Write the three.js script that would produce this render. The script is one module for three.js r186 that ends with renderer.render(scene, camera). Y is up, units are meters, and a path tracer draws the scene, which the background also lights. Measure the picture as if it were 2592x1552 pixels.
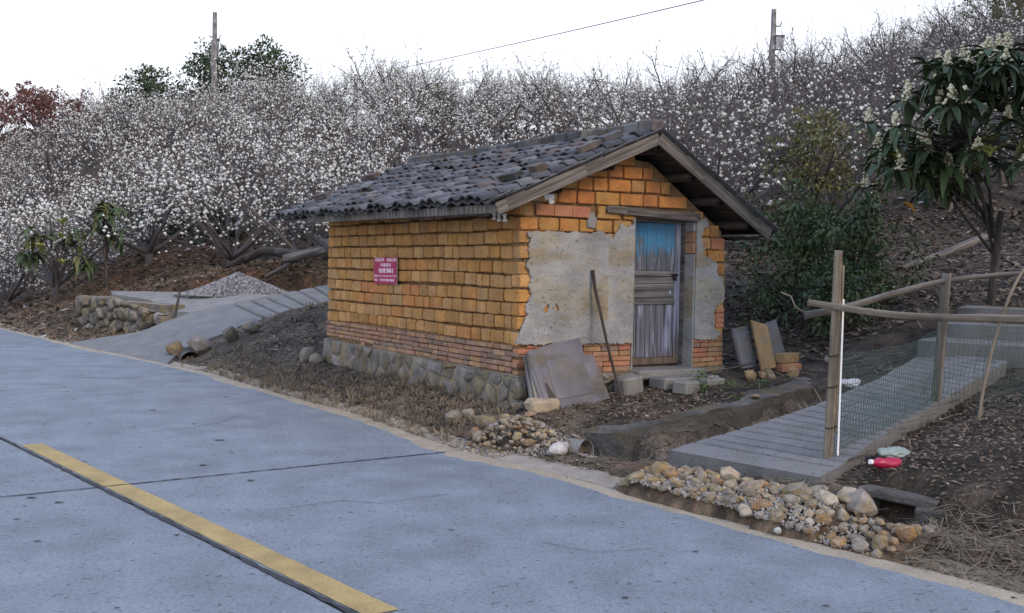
import * as THREE from 'three';
import { mergeGeometries } from 'three/addons/utils/BufferGeometryUtils.js';

// ---------------------------------------------------------------- camera, sky, sun, exposure
const scene = new THREE.Scene();
const camera = new THREE.PerspectiveCamera(32.57, 1024 / 613, 0.1, 900);
camera.position.set(0, 1.75, 0);
camera.rotation.set(-Math.atan(117 / 2540), 0, 0);
camera.rotateZ(0.018);
const renderer = new THREE.WebGLRenderer({ antialias: true });
renderer.toneMapping = THREE.LinearToneMapping;
renderer.toneMappingExposure = 1.1;
renderer.shadowMap.enabled = true;
{
  // pale, blown-out evening sky: white haze low down, light blue overhead
  const W = 256, H = 128, data = new Float32Array(W * H * 4);
  for (let j = 0; j < H; j++) {
    const el = Math.max(0, ((j + 0.5) / H - 0.5) * 2), k = Math.pow(el, 0.85);
    for (let i = 0; i < W; i++) {
      const o = (j * W + i) * 4;
      data[o] = 1.28 * (1 - k) + 0.22 * k; data[o + 1] = 1.30 * (1 - k) + 0.46 * k; data[o + 2] = 1.34 * (1 - k) + 1.05 * k; data[o + 3] = 1;
    }
  }
  const sky = new THREE.DataTexture(data, W, H, THREE.RGBAFormat, THREE.FloatType);
  sky.mapping = THREE.EquirectangularReflectionMapping; sky.magFilter = THREE.LinearFilter; sky.minFilter = THREE.LinearFilter; sky.needsUpdate = true;
  scene.background = sky; scene.environment = sky;
}
const sun = new THREE.DirectionalLight(0xffe2c0, 1.5);
sun.position.set(26, 24, 16); sun.target.position.set(0, 0, -12);
sun.castShadow = true; sun.shadow.radius = 34; sun.shadow.mapSize.set(2048, 2048);
Object.assign(sun.shadow.camera, { left: -45, right: 45, top: 45, bottom: -45, near: 1, far: 140 });
scene.add(sun, sun.target);

// ---------------------------------------------------------------- helpers
const rng = (s) => { s |= 0; return () => { s = (s + 0x6d2b79f5) | 0; let t = Math.imul(s ^ (s >>> 15), 1 | s); t = (t + Math.imul(t ^ (t >>> 7), 61 | t)) ^ t; return ((t ^ (t >>> 14)) >>> 0) / 4294967296; }; };
const V = (x, y, z) => new THREE.Vector3(x, y, z);
const lerp = (a, b, t) => a + (b - a) * t, clamp = (x, a = 0, b = 1) => Math.min(b, Math.max(a, x)), sm = (a, b, x) => { const t = clamp((x - a) / (b - a)); return t * t * (3 - 2 * t); };
const hash = (x, y, s) => { let h = Math.imul(x, 374761393) + Math.imul(y, 668265263) + Math.imul(s, 1274126177) | 0; h = Math.imul(h ^ (h >>> 13), 1274126177); return ((h ^ (h >>> 16)) >>> 0) / 4294967296; };
function vnoise(x, y, s = 0, p = 0) {
  let xi = Math.floor(x), yi = Math.floor(y); const fx = x - xi, fy = y - yi, u = fx * fx * (3 - 2 * fx), v = fy * fy * (3 - 2 * fy);
  let x1 = xi + 1, y1 = yi + 1; if (p) { xi = ((xi % p) + p) % p; x1 = ((x1 % p) + p) % p; yi = ((yi % p) + p) % p; y1 = ((y1 % p) + p) % p; }
  return lerp(lerp(hash(xi, yi, s), hash(x1, yi, s), u), lerp(hash(xi, y1, s), hash(x1, y1, s), u), v);
}
function fbm(x, y, s = 0, oct = 4, p = 0) { let a = 0, w = 0.5, t = 0; for (let o = 0; o < oct; o++) { a += w * vnoise(x, y, s + o, p); t += w; w *= 0.5; x *= 2; y *= 2; p *= 2; } return a / t; }
function tex(n, fn, srgb, m = n) {
  const d = new Uint8Array(n * m * 4);
  for (let j = 0; j < m; j++) for (let i = 0; i < n; i++) { const c = fn(i / n, j / m), o = (j * n + i) * 4; if (c.length) { d[o] = 255 * clamp(c[0]); d[o + 1] = 255 * clamp(c[1]); d[o + 2] = 255 * clamp(c[2]); } else d[o] = d[o + 1] = d[o + 2] = 255 * clamp(c); d[o + 3] = 255; }
  const t = new THREE.DataTexture(d, n, m, THREE.RGBAFormat); t.wrapS = t.wrapT = THREE.RepeatWrapping; t.magFilter = THREE.LinearFilter; t.minFilter = THREE.LinearMipmapLinearFilter; t.generateMipmaps = true;
  if (srgb) t.colorSpace = THREE.SRGBColorSpace; t.needsUpdate = true; return t;
}
const rep = (t, r, r2 = r) => { const c = t.clone(); c.repeat.set(r, r2); c.needsUpdate = true; return c; };
const used = {};
const numbered = (n) => { const k = used[n] = (used[n] ?? -1) + 1; return k ? n + '_' + String(k).padStart(3, '0') : n; };
function mesh(name, geo, mat, parent = scene) { const m = new THREE.Mesh(geo, mat); m.name = parent === scene ? numbered(name) : name; m.castShadow = m.receiveShadow = true; parent.add(m); return m; }
function tag(o, label, category, group, kind) { o.userData.label = label; o.userData.category = category; if (group) o.userData.group = group; if (kind) o.userData.kind = kind; return o; }
function thing(name, label, category, p = [0, 0, 0], turn = 0, group) { const g = new THREE.Group(); g.name = numbered(name); g.position.set(...p); g.rotation.y = turn; scene.add(g); return tag(g, label, category, group); }
function struct(o) { o.userData.kind = 'structure'; return o; }
function boxUV(g, k = 1, du = 0, dv = 0) {
  if (g.index) g = g.toNonIndexed(); const p = g.attributes.position, uv = new Float32Array(p.count * 2), a = V(), b = V(), c = V(), n = V();
  for (let i = 0; i < p.count; i += 3) {
    a.fromBufferAttribute(p, i); b.fromBufferAttribute(p, i + 1); c.fromBufferAttribute(p, i + 2); n.copy(b).sub(a).cross(c.clone().sub(a)); const x = Math.abs(n.x), y = Math.abs(n.y), z = Math.abs(n.z);
    [a, b, c].forEach((q, j) => { const [u, v] = x >= y && x >= z ? [q.z, q.y] : y >= z ? [q.x, q.z] : [q.x, q.y]; uv[(i + j) * 2] = u * k + du; uv[(i + j) * 2 + 1] = v * k + dv; });
  }
  g.setAttribute('uv', new THREE.BufferAttribute(uv, 2)); return g;
}
class MB {   // collects triangles; geo() gives one geometry
  constructor() { this.p = []; this.i = []; this.t = []; this.c = []; }
  v(x, y, z, u = 0, w = 0) { this.p.push(x, y, z); this.t.push(u, w); return this.p.length / 3 - 1; }
  tri(a, b, c) { this.i.push(a, b, c); }
  quad(a, b, c, d) { this.i.push(a, b, c, a, c, d); }
  tube(pts, r0, r1, sides = 5, caps = true) {
    const n = pts.length, X = V(), Y = V(), T = V(); let len = 0, ref = V(0.31, 0.2, 0.93).normalize(), prev = -1;
    for (let k = 0; k < n; k++) {
      T.copy(pts[Math.min(n - 1, k + 1)]).sub(pts[Math.max(0, k - 1)]).normalize(); X.copy(ref).cross(T); if (X.lengthSq() < 1e-4) X.set(1, 0, 0).cross(T); X.normalize(); Y.copy(T).cross(X);
      if (k) len += pts[k].distanceTo(pts[k - 1]); const r = typeof r0 === 'function' ? r0(k / (n - 1)) : lerp(r0, r1, k / (n - 1)); const base = this.p.length / 3;
      for (let s = 0; s < sides; s++) { const a = s / sides * 6.28318, c = Math.cos(a) * r, d = Math.sin(a) * r; this.v(pts[k].x + X.x * c + Y.x * d, pts[k].y + X.y * c + Y.y * d, pts[k].z + X.z * c + Y.z * d, s / sides * 6.28 * r, len); }
      if (k) for (let s = 0; s < sides; s++) this.quad(prev + s, prev + (s + 1) % sides, base + (s + 1) % sides, base + s);
      else if (caps) for (let s = 1; s < sides - 1; s++) this.tri(base, base + s + 1, base + s);
      prev = base;
    }
    if (caps) for (let s = 1; s < sides - 1; s++) this.tri(prev, prev + s, prev + s + 1);
    return this;
  }
  octa(c, r, R) { const b = this.p.length / 3, j = () => r * (0.65 + 0.7 * R()); this.v(c.x + j(), c.y, c.z); this.v(c.x - j(), c.y, c.z); this.v(c.x, c.y + j(), c.z); this.v(c.x, c.y - j(), c.z); this.v(c.x, c.y, c.z + j()); this.v(c.x, c.y, c.z - j()); for (const f of [[2, 4, 0], [2, 0, 5], [2, 5, 1], [2, 1, 4], [3, 0, 4], [3, 5, 0], [3, 1, 5], [3, 4, 1]]) this.tri(b + f[0], b + f[1], b + f[2]); }
  leaf(c, dir, up, len, w, droop = 0.15) {   // a folded leaf of four triangles
    const d = dir.clone().normalize(), s = d.clone().cross(up).normalize(), n = s.clone().cross(d), q = (a, b, h) => this.v(c.x + d.x * a + s.x * b + n.x * h, c.y + d.y * a + s.y * b + n.y * h - droop * a * a / len, c.z + d.z * a + s.z * b + n.z * h, a, b);
    const a = q(0, 0, 0), l = q(len * 0.55, w / 2, w * 0.18), m = q(len * 0.5, 0, 0), r = q(len * 0.55, -w / 2, w * 0.18), t = q(len, 0, 0); this.tri(a, m, l); this.tri(m, t, l); this.tri(a, r, m); this.tri(m, r, t);
  }
  geo() { const g = new THREE.BufferGeometry(); g.setAttribute('position', new THREE.Float32BufferAttribute(this.p, 3)); g.setAttribute('uv', new THREE.Float32BufferAttribute(this.t, 2)); if (this.c.length) g.setAttribute('color', new THREE.Float32BufferAttribute(this.c, 3)); g.setIndex(this.i); g.computeVertexNormals(); return g; }
}
function chamferBox(w, h, d, c, jit, R, uvk = 1, flat = true) {   // a worn block: 44 triangles, corners out of true
  const m = new MB(), id = {}; const off = {};
  for (const x of [-1, 1]) for (const y of [-1, 1]) for (const z of [-1, 1]) { const k = x + ',' + y + ',' + z, jx = (R() - 0.5) * jit, jy = (R() - 0.5) * jit, jz = (R() - 0.5) * jit * 0.25, jx2 = 0, cc = c * (0.6 + 0.8 * R());
    id[k] = [m.v(x * w / 2 + jx, y * (h / 2 - cc) + jy, z * (d / 2 - cc) + jz), m.v(x * (w / 2 - cc) + jx, y * h / 2 + jy, z * (d / 2 - cc) + jz), m.v(x * (w / 2 - cc) + jx, y * (h / 2 - cc) + jy, z * d / 2 + jz)]; }
  const g = (x, y, z, a) => id[x + ',' + y + ',' + z][a], Q = (a, b, c2, d2, flip) => flip ? m.quad(a, d2, c2, b) : m.quad(a, b, c2, d2);
  for (const s of [-1, 1]) {
    Q(g(s, -1, -1, 0), g(s, 1, -1, 0), g(s, 1, 1, 0), g(s, -1, 1, 0), s < 0); Q(g(-1, s, -1, 1), g(-1, s, 1, 1), g(1, s, 1, 1), g(1, s, -1, 1), s < 0); Q(g(-1, -1, s, 2), g(1, -1, s, 2), g(1, 1, s, 2), g(-1, 1, s, 2), s < 0);
    for (const t of [-1, 1]) {
      Q(g(s, t, -1, 0), g(s, t, -1, 1), g(s, t, 1, 1), g(s, t, 1, 0), s * t < 0); Q(g(s, -1, t, 0), g(s, 1, t, 0), g(s, 1, t, 2), g(s, -1, t, 2), s * t < 0); Q(g(-1, s, t, 1), g(-1, s, t, 2), g(1, s, t, 2), g(1, s, t, 1), s * t < 0);
      for (const r of [-1, 1]) { const a = g(s, t, r, 0), b = g(s, t, r, 1), c3 = g(s, t, r, 2); s * t * r > 0 ? m.tri(a, b, c3) : m.tri(a, c3, b); }
    }
  }
  let o = m.geo(); const du = R() * 7, dv = R() * 7; const nrm = o.attributes.normal.clone(); o = o.toNonIndexed(); o = boxUV(o, uvk, du, dv); if (flat) o.computeVertexNormals(); return o;
}
function adobeBlock(w, h, d, R) {   // a hand-made block: rounded, uneven outline, z out of the wall
  const m = new MB(), P = [], x = w / 2, y = h / 2, j = () => (R() - 0.5) * 0.01, c = () => 0.008 + 0.022 * R() * R();
  for (const [sx, sy] of [[-1, -1], [1, -1], [1, 1], [-1, 1]]) { const a = c(), b = c(), hz = sx * sy < 0 ? [[sx * x + j() * 0.5, sy * (y - b)], [sx * (x - a), sy * y + j() * 0.5]] : [[sx * (x - a), sy * y + j() * 0.5], [sx * x + j() * 0.5, sy * (y - b)]]; const q = sx * sy > 0 ? [[sx * x + j() * 0.5, sy * (y - b)], [sx * (x - a), sy * y + j() * 0.5]] : [[sx * (x - a), sy * y + j() * 0.5], [sx * x + j() * 0.5, sy * (y - b)]]; P.push(...q); if (sy < 0 && sx > 0) P.push([x + j(), (R() - 0.5) * h * 0.4]); else if (sx > 0) P.push([(R() - 0.5) * w * 0.5, y + j()]); else if (sy > 0) P.push([-x + j(), (R() - 0.5) * h * 0.4]); else P.push([(R() - 0.5) * w * 0.5, -y + j()]); }
  let prev = null; for (const [s, z] of [[0, -d / 2], [0, d / 2 - 0.009], [0.008, d / 2]]) { const row = P.map(([a, b]) => m.v(a - Math.sign(a) * s * Math.min(1, Math.abs(a) / x * 1.2), b - Math.sign(b) * s * Math.min(1, Math.abs(b) / y * 1.2), z + (s ? (R() - 0.5) * 0.005 : 0))); if (prev) for (let i = 0; i < row.length; i++) m.quad(prev[i], prev[(i + 1) % row.length], row[(i + 1) % row.length], row[i]); prev = row; }
  const ce = m.v((R() - 0.5) * w * 0.3, (R() - 0.5) * h * 0.3, d / 2 + 0.004 * R()); for (let i = 0; i < prev.length; i++) m.tri(prev[i], prev[(i + 1) % prev.length], ce);
  const g = boxUV(m.geo(), 1, R() * 7, R() * 7); g.computeVertexNormals(); return g;
}
function stoneGeo(seed, flat = 0.75, detail = 1, angular = 0) {
  const R = rng(seed), g0 = new THREE.IcosahedronGeometry(1, detail), p = g0.attributes.position, q = V(), planes = [];
  for (let k = 0; k < 7 + angular; k++) planes.push([V(R() - 0.5, R() - 0.5, R() - 0.5).normalize(), 0.5 + R() * 0.32]);
  for (let i = 0; i < p.count; i++) { q.fromBufferAttribute(p, i).normalize(); const n = 0.9 + 0.25 * (fbm(q.x * 1.7 + 5 + q.z, q.y * 1.7 + 9 - q.z, seed, 2) - 0.5) * 2; let r = n; for (const [d, h] of planes) { const c = q.dot(d); if (c > 0.05) r = Math.min(r, h / c); } p.setXYZ(i, q.x * r, q.y * r * flat, q.z * r * (0.8 + 0.3 * hash(seed, 3, 1))); }
  g0.deleteAttribute('normal'); const g = boxUV(g0, 0.35, R() * 5, R() * 5); g.computeVertexNormals();
  // smooth the shading across the facets but keep the big planes
  const map = new Map(), P = g.attributes.position, N = g.attributes.normal, key = (i) => P.getX(i).toFixed(4) + P.getY(i).toFixed(4) + P.getZ(i).toFixed(4);
  for (let i = 0; i < P.count; i++) { const k = key(i), a = map.get(k) ?? V(); a.add(V(N.getX(i), N.getY(i), N.getZ(i))); map.set(k, a); }
  for (let i = 0; i < P.count; i++) { const a = map.get(key(i)).clone().normalize().lerp(V(N.getX(i), N.getY(i), N.getZ(i)), 0.8).normalize(); N.setXYZ(i, a.x, a.y, a.z); }
  return g;
}
function prism(pts, n, th, uvk = 1) {   // a board: planar polygon of 3-D points given thickness th along -n
  const ax = V().copy(pts[1]).sub(pts[0]).normalize(), ay = V().copy(n).cross(ax).normalize(), s = new THREE.Shape(pts.map((q) => { const d = q.clone().sub(pts[0]); return new THREE.Vector2(d.dot(ax), d.dot(ay)); }));
  let g = new THREE.ExtrudeGeometry(s, { depth: th, bevelEnabled: true, bevelSize: 0.004, bevelThickness: 0.004, bevelSegments: 1 }); g.deleteAttribute('uv'); g = boxUV(g, uvk);
  const M = new THREE.Matrix4().makeBasis(ax, ay, n.clone()).setPosition(pts[0].clone().addScaledVector(n, -th)); g.applyMatrix4(M); g.computeVertexNormals(); return g;
}
function strip(L, Rt, { step = 0.25, across = 8, prof, skirt = 0.25, jit = 0.0, seed = 1, ends = true } = {}) {   // a slab between two edge lines, with sides
  const cum = [0]; for (let i = 1; i < L.length; i++) cum.push(cum[i - 1] + L[i].clone().add(Rt[i]).distanceTo(L[i - 1].clone().add(Rt[i - 1])) / 2);
  const at = (A, d) => { let k = 1; while (k < cum.length - 1 && d > cum[k]) k++; return A[k - 1].clone().lerp(A[k], (d - cum[k - 1]) / (cum[k] - cum[k - 1])); };
  const tot = cum[cum.length - 1], ds = []; if (prof?.stops) ds.push(...prof.stops(tot)); else for (let d = 0; d < tot - step / 2; d += step) ds.push([d, 0]); ds.push([tot, 0]);
  const m = new MB(), rows = [];
  for (const [d, h] of ds) {
    const a = at(L, d), b = at(Rt, d), row = []; const ja = jit * (fbm(d * 3, 1, seed, 3) - 0.5) * 2, jb = jit * (fbm(d * 3, 7, seed, 3) - 0.5) * 2, w = a.distanceTo(b);
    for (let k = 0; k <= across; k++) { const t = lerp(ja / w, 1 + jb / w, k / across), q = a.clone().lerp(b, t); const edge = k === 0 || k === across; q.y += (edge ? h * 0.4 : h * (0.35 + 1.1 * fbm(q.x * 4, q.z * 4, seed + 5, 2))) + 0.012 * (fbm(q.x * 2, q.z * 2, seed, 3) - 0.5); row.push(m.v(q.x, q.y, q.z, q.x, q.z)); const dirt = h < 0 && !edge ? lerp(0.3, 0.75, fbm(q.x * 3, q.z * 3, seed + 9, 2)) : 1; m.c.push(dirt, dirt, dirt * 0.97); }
    rows.push(row);
  }
  for (let r = 1; r < rows.length; r++) for (let k = 0; k < across; k++) m.quad(rows[r - 1][k], rows[r - 1][k + 1], rows[r][k + 1], rows[r][k]);
  const rim = [...rows.map((r) => r[0]), ...(ends ? rows[rows.length - 1].slice(1, -1) : []), ...rows.map((r) => r[across]).reverse(), ...(ends ? rows[0].slice(1, -1).reverse() : [])];
  let up = [], dn = []; for (const i of rim) { const x = m.p[i * 3], y = m.p[i * 3 + 1], z = m.p[i * 3 + 2], o = 0.02 * (hash(i, 3, seed) - 0.5); up.push(m.v(x, y, z, x + z, y)); dn.push(m.v(x + o, y - skirt, z + o, x + z, y - skirt)); m.c.push(0.85, 0.85, 0.82, 0.8, 0.78, 0.74); }
  for (let i = 0; i < rim.length; i++) { const j = (i + 1) % rim.length; if (!ends && (i === rows.length - 1 || i === rim.length - 1)) continue; m.quad(up[i], dn[i], dn[j], up[j]); }
  return m.geo();
}
function voronoiCells(pts, poly) {   // convex cells of pts inside the convex polygon poly
  return pts.map((a, i) => { let c = poly.map((q) => q.slice()); pts.forEach((b, j) => { if (i === j || !c.length) return; const mx = (a[0] + b[0]) / 2, my = (a[1] + b[1]) / 2, nx = b[0] - a[0], ny = b[1] - a[1], side = (q) => (q[0] - mx) * nx + (q[1] - my) * ny, o = []; for (let k = 0; k < c.length; k++) { const p = c[k], q = c[(k + 1) % c.length], sp = side(p), sq = side(q); if (sp <= 0) o.push(p); if ((sp < 0) !== (sq < 0) && sp !== sq) { const t = sp / (sp - sq); o.push([lerp(p[0], q[0], t), lerp(p[1], q[1], t)]); } } c = o; }); return c; });
}
function pillow(cell, depth, gap, R) {   // a rubble stone set in a wall: x, y in the wall, z out of it
  const n = cell.length, cx = cell.reduce((s, q) => s + q[0], 0) / n, cy = cell.reduce((s, q) => s + q[1], 0) / n, m = new MB(), ring = [], out = []; const rr = Math.sqrt(cell.reduce((s, q) => s + Math.hypot(q[0] - cx, q[1] - cy), 0) / n);
  for (let i = 0; i < n; i++) { const a = cell[i], b = cell[(i + 1) % n]; for (const t of Math.hypot(a[0] - b[0], a[1] - b[1]) > 0.06 ? [0.12, 0.5, 0.88] : [0.5]) out.push([lerp(a[0], b[0], t), lerp(a[1], b[1], t)]); }
  const lev = [[1, -0.03], [0.99, depth * 0.35], [0.86, depth * 0.85], [0.45, depth]]; let prev = null;
  for (const [s, z] of lev) { const row = out.map(([x, y]) => { const d = Math.hypot(x - cx, y - cy), k = s * Math.max(0.3, (d - gap) / d); return m.v(cx + (x - cx) * k, cy + (y - cy) * k, z * (0.8 + 0.4 * R())); }); if (prev) for (let i = 0; i < row.length; i++) m.quad(prev[i], prev[(i + 1) % row.length], row[(i + 1) % row.length], row[i]); prev = row; }
  const c = m.v(cx, cy, depth * (0.85 + 0.3 * R())); for (let i = 0; i < prev.length; i++) m.tri(prev[i], prev[(i + 1) % prev.length], c);
  let ccw = 0; for (let i = 0; i < n; i++) { const a = cell[i], b = cell[(i + 1) % n]; ccw += a[0] * b[1] - b[0] * a[1]; } if (ccw < 0) for (let i = 0; i < m.i.length; i += 3) [m.i[i], m.i[i + 1]] = [m.i[i + 1], m.i[i]];
  const g = m.geo(), N = g.attributes.normal.clone(); const nn = g.toNonIndexed(); return boxUV(nn, 1, R() * 5, R() * 5);
}

// ---------------------------------------------------------------- textures (detail only: grain, pits, specks) and materials
const T = {};
T.grain = tex(512, (u, v) => { const f = fbm(u * 8, v * 8, 1, 5, 8), s = vnoise(u * 256, v * 256, 9, 256), c = fbm(u * 3, v * 3, 4, 3, 3); let k = 0.86 + 0.16 * (f - 0.5) + 0.18 * (s - 0.5) + 0.03 * (c - 0.5); if (vnoise(u * 90, v * 90, 21, 90) > 0.9) k -= 0.22; return [k, k, k * 0.995]; }, true);
T.grainB = tex(512, (u, v) => 0.5 + 0.5 * (fbm(u * 64, v * 64, 31, 3, 64) - 0.5) + 0.4 * (fbm(u * 10, v * 10, 35, 3, 10) - 0.5));
T.soil = tex(512, (u, v) => { const f = fbm(u * 12, v * 12, 51, 5, 12), s = vnoise(u * 200, v * 200, 53, 200), c = fbm(u * 4, v * 4, 55, 3, 4); const k = 0.62 + 0.7 * (f - 0.5) + 0.3 * (s - 0.5) + 0.3 * (c - 0.5); return [k, k * (0.98 - 0.06 * (f - 0.5)), k * 0.95]; }, true);
T.soilB = tex(512, (u, v) => fbm(u * 24, v * 24, 61, 5, 24));
T.adobe = tex(512, (u, v) => { const f = fbm(u * 6, v * 6, 71, 5, 6), s = vnoise(u * 180, v * 180, 73, 180), c = fbm(u * 4, v * 4, 75, 3, 4), q = vnoise(u * 60, v * 34, 77, 2 * 34); let k = 0.90 + 0.26 * (f - 0.5) + 0.14 * (s - 0.5) + 0.14 * (c - 0.5); if (q > 0.94) k *= 0.6; const w = sm(0.56, 0.7, fbm(u * 9, v * 9, 79, 3, 9)); return [k, k * (1 + 0.05 * w), k * (1 + 0.22 * w)]; }, true);
T.adobeB = tex(512, (u, v) => { let k = fbm(u * 10, v * 10, 81, 5, 10); const q = vnoise(u * 60, v * 34, 77, 2 * 34); if (q > 0.9) k -= 0.5; return 0.2 + 0.7 * k; });
T.plaster = tex(512, (u, v) => { const f = fbm(u * 5, v * 5, 91, 5, 5), s = vnoise(u * 150, v * 150, 93, 150); let k = 0.84 + 0.26 * (f - 0.5) + 0.12 * (s - 0.5); if (vnoise(u * 44, v * 60, 99, 220) > 0.955) k *= 0.74; if (vnoise(u * 20, v * 64, 98, 320) > 0.965) k *= 0.82; const w = sm(0.52, 0.66, fbm(u * 3, v * 4, 101, 3, 12)); const st = sm(0.5, 0.72, fbm(u * 2, v * 5, 105, 4, 10)); return [k * (1 + 0.03 * w) * (1 - 0.08 * st), k * (1 - 0.12 * st), k * (1 - 0.07 * w) * (1 - 0.2 * st)]; }, true);
T.plasterB = tex(512, (u, v) => { let k = 0.3 + 0.7 * fbm(u * 10, v * 16, 103, 5, 80); if (vnoise(u * 44, v * 60, 99, 220) > 0.92) k -= 0.4; return k; });
T.wood = tex(256, (u, v) => { const s = fbm(u * 40, v * 2, 111, 4, 0) , f = vnoise(u * 120, v * 3, 113), c = fbm(u * 5, v * 3, 115, 3); let k = 0.72 + 0.6 * (s - 0.5) + 0.25 * (f - 0.5) + 0.3 * (c - 0.5); return [k, k * 0.99, k * 0.97]; }, true, 512);
T.woodB = tex(256, (u, v) => fbm(u * 60, v * 3, 117, 4, 0), false, 512);
T.stone = tex(512, (u, v) => { const f = fbm(u * 6, v * 6, 121, 5, 6), c = fbm(u * 3, v * 3, 123, 3, 3), s = vnoise(u * 160, v * 160, 125, 160); const k = 0.72 + 0.5 * (f - 0.5) + 0.15 * (s - 0.5); const w = sm(0.48, 0.66, c); return [k * (1 + 0.06 * w), k, k * (1 - 0.18 * w)]; }, true);
T.bark = tex(256, (u, v) => { const k = 0.7 + 0.7 * (fbm(u * 24, v * 6, 131, 4, 0) - 0.5); return [k, k * 0.98, k * 0.97]; }, true);
const C = (r, g, b) => new THREE.Color().setRGB(r, g, b);
const M = {};
function mat(key, c, { map, bump, bs = 0.004, rough = 0.9, k = 1, ...o } = {}) { const m = new THREE.MeshStandardMaterial({ color: C(...c), roughness: rough, metalness: 0, ...o }); if (map) m.map = k === 1 ? map : rep(map, k); if (bump) { m.bumpMap = k === 1 ? bump : rep(bump, k); m.bumpScale = bs; } m.name = key; return M[key] = m; }
mat('slab', [0.305, 0.352, 0.398], { map: T.grain, bump: T.grainB, bs: 0.003, k: 0.45, rough: 0.82, vertexColors: true });
mat('tar', [0.045, 0.048, 0.055], { map: T.grain, rough: 0.8 });
mat('yellow', [0.64, 0.46, 0.18], { map: T.grain, bump: T.grainB, bs: 0.002, rough: 0.75, vertexColors: true });
mat('sand', [0.52, 0.44, 0.33], { map: T.grain, bump: T.soilB, bs: 0.006, k: 0.8, rough: 1 });
mat('ground', [1, 1, 1], { map: T.soil, bump: T.soilB, bs: 0.03, k: 0.55, rough: 1, vertexColors: true });
mat('path', [0.265, 0.265, 0.27], { map: T.grain, bump: T.grainB, bs: 0.006, k: 0.7, rough: 0.88, vertexColors: true });
mat('oldconc', [0.20, 0.185, 0.165], { map: T.stone, bump: T.soilB, bs: 0.02, k: 0.9, rough: 0.95 });
mat('cement', [0.36, 0.345, 0.32], { map: T.grain, bump: T.grainB, bs: 0.006, k: 0.8 });
const adobeCols = [[0.56, 0.285, 0.085], [0.50, 0.26, 0.085], [0.60, 0.305, 0.09], [0.53, 0.285, 0.105], [0.58, 0.265, 0.08], [0.55, 0.30, 0.12], [0.63, 0.345, 0.13]];
M.adobe = adobeCols.map((c, i) => mat('adobe_' + i, c, { map: T.adobe, bump: T.adobeB, bs: 0.012, k: 1.3, rough: 0.97 }));
M.redAdobe = [[0.60, 0.245, 0.085], [0.65, 0.275, 0.085]].map((c, i) => mat('red_adobe_' + i, c, { map: T.adobe, bump: T.adobeB, bs: 0.008, k: 1.3, rough: 0.97 }));
M.brick = [[0.50, 0.29, 0.15], [0.46, 0.24, 0.14], [0.52, 0.31, 0.16], [0.42, 0.26, 0.17], [0.48, 0.26, 0.165], [0.32, 0.21, 0.155]].map((c, i) => mat('brick_' + i, c, { map: T.adobe, bump: T.adobeB, bs: 0.005, k: 1.7, rough: 0.95 }));
M.pink = [[0.62, 0.27, 0.15], [0.64, 0.30, 0.17], [0.60, 0.25, 0.155]].map((c, i) => mat('pink_' + i, c, { map: T.grain, rough: 0.9 }));
mat('mud', [0.30, 0.185, 0.09], { map: T.adobe, bump: T.adobeB, bs: 0.02, rough: 1 });
mat('mortar', [0.48, 0.42, 0.35], { map: T.stone, bump: T.soilB, bs: 0.015, rough: 1 });
mat('plaster', [0.46, 0.455, 0.445], { map: T.plaster, bump: T.plasterB, bs: 0.022, k: 0.9, rough: 0.95 });
M.rubble = [[0.42, 0.37, 0.31], [0.46, 0.40, 0.32], [0.38, 0.35, 0.31], [0.50, 0.40, 0.28], [0.43, 0.39, 0.35]].map((c, i) => mat('rubble_' + i, c, { map: T.stone, bump: T.soilB, bs: 0.012, rough: 0.95 }));
M.stones = [[0.66, 0.53, 0.38], [0.62, 0.53, 0.41], [0.70, 0.56, 0.39], [0.54, 0.46, 0.38], [0.62, 0.42, 0.27], [0.76, 0.66, 0.52], [0.52, 0.46, 0.40]].map((c, i) => mat('stone_' + i, c, { map: T.stone, bump: T.soilB, bs: 0.006, rough: 0.92, k: 1 }));
mat('paleStone', [0.95, 0.92, 0.87], { map: T.stone, bump: T.soilB, bs: 0.006 });
M.tiles = [[0.19, 0.19, 0.20], [0.12, 0.12, 0.13], [0.28, 0.275, 0.28], [0.20, 0.165, 0.15], [0.27, 0.19, 0.16], [0.15, 0.155, 0.17], [0.33, 0.32, 0.32]].map((c, i) => mat('tile_' + i, c, { map: T.stone, bump: T.soilB, bs: 0.004, k: 1.5, rough: 0.72 }));
mat('greyWood', [0.27, 0.245, 0.23], { map: T.wood, bump: T.woodB, bs: 0.004, rough: 0.85 });
mat('darkWood', [0.12, 0.095, 0.08], { map: T.wood, bump: T.woodB, bs: 0.004, rough: 0.9 });
mat('bamboo', [0.36, 0.30, 0.23], { map: T.wood, rough: 0.7 });
mat('bambooGrey', [0.24, 0.22, 0.20], { map: T.wood, rough: 0.75 });
mat('black', [0.02, 0.02, 0.02], { rough: 1 });
mat('porcelain', [0.9, 0.87, 0.8], { rough: 0.3 });
mat('white', [0.92, 0.91, 0.9], { rough: 0.8 });
mat('slate', [0.20, 0.205, 0.23], { map: T.plaster, bump: T.plasterB, bs: 0.006, k: 1.2, rough: 0.85 });
mat('boardGrey', [0.225, 0.215, 0.245], { map: T.plaster, bump: T.plasterB, bs: 0.006, k: 1.1, rough: 0.8 });
mat('boardPale', [0.55, 0.49, 0.40], { map: T.wood, rough: 0.85 });
mat('rustBoard', [0.37, 0.25, 0.125], { map: T.adobe, bump: T.adobeB, bs: 0.004, k: 2, rough: 0.9 });
mat('bark', [0.13, 0.115, 0.11], { map: T.bark, bump: T.woodB, bs: 0.006, rough: 0.95 });
mat('twig', [0.12, 0.105, 0.105], { rough: 0.95 });
mat('blossom', [0.78, 0.78, 0.72], { rough: 0.9 });
mat('blossomCream', [0.74, 0.68, 0.48], { rough: 0.9 });
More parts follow.
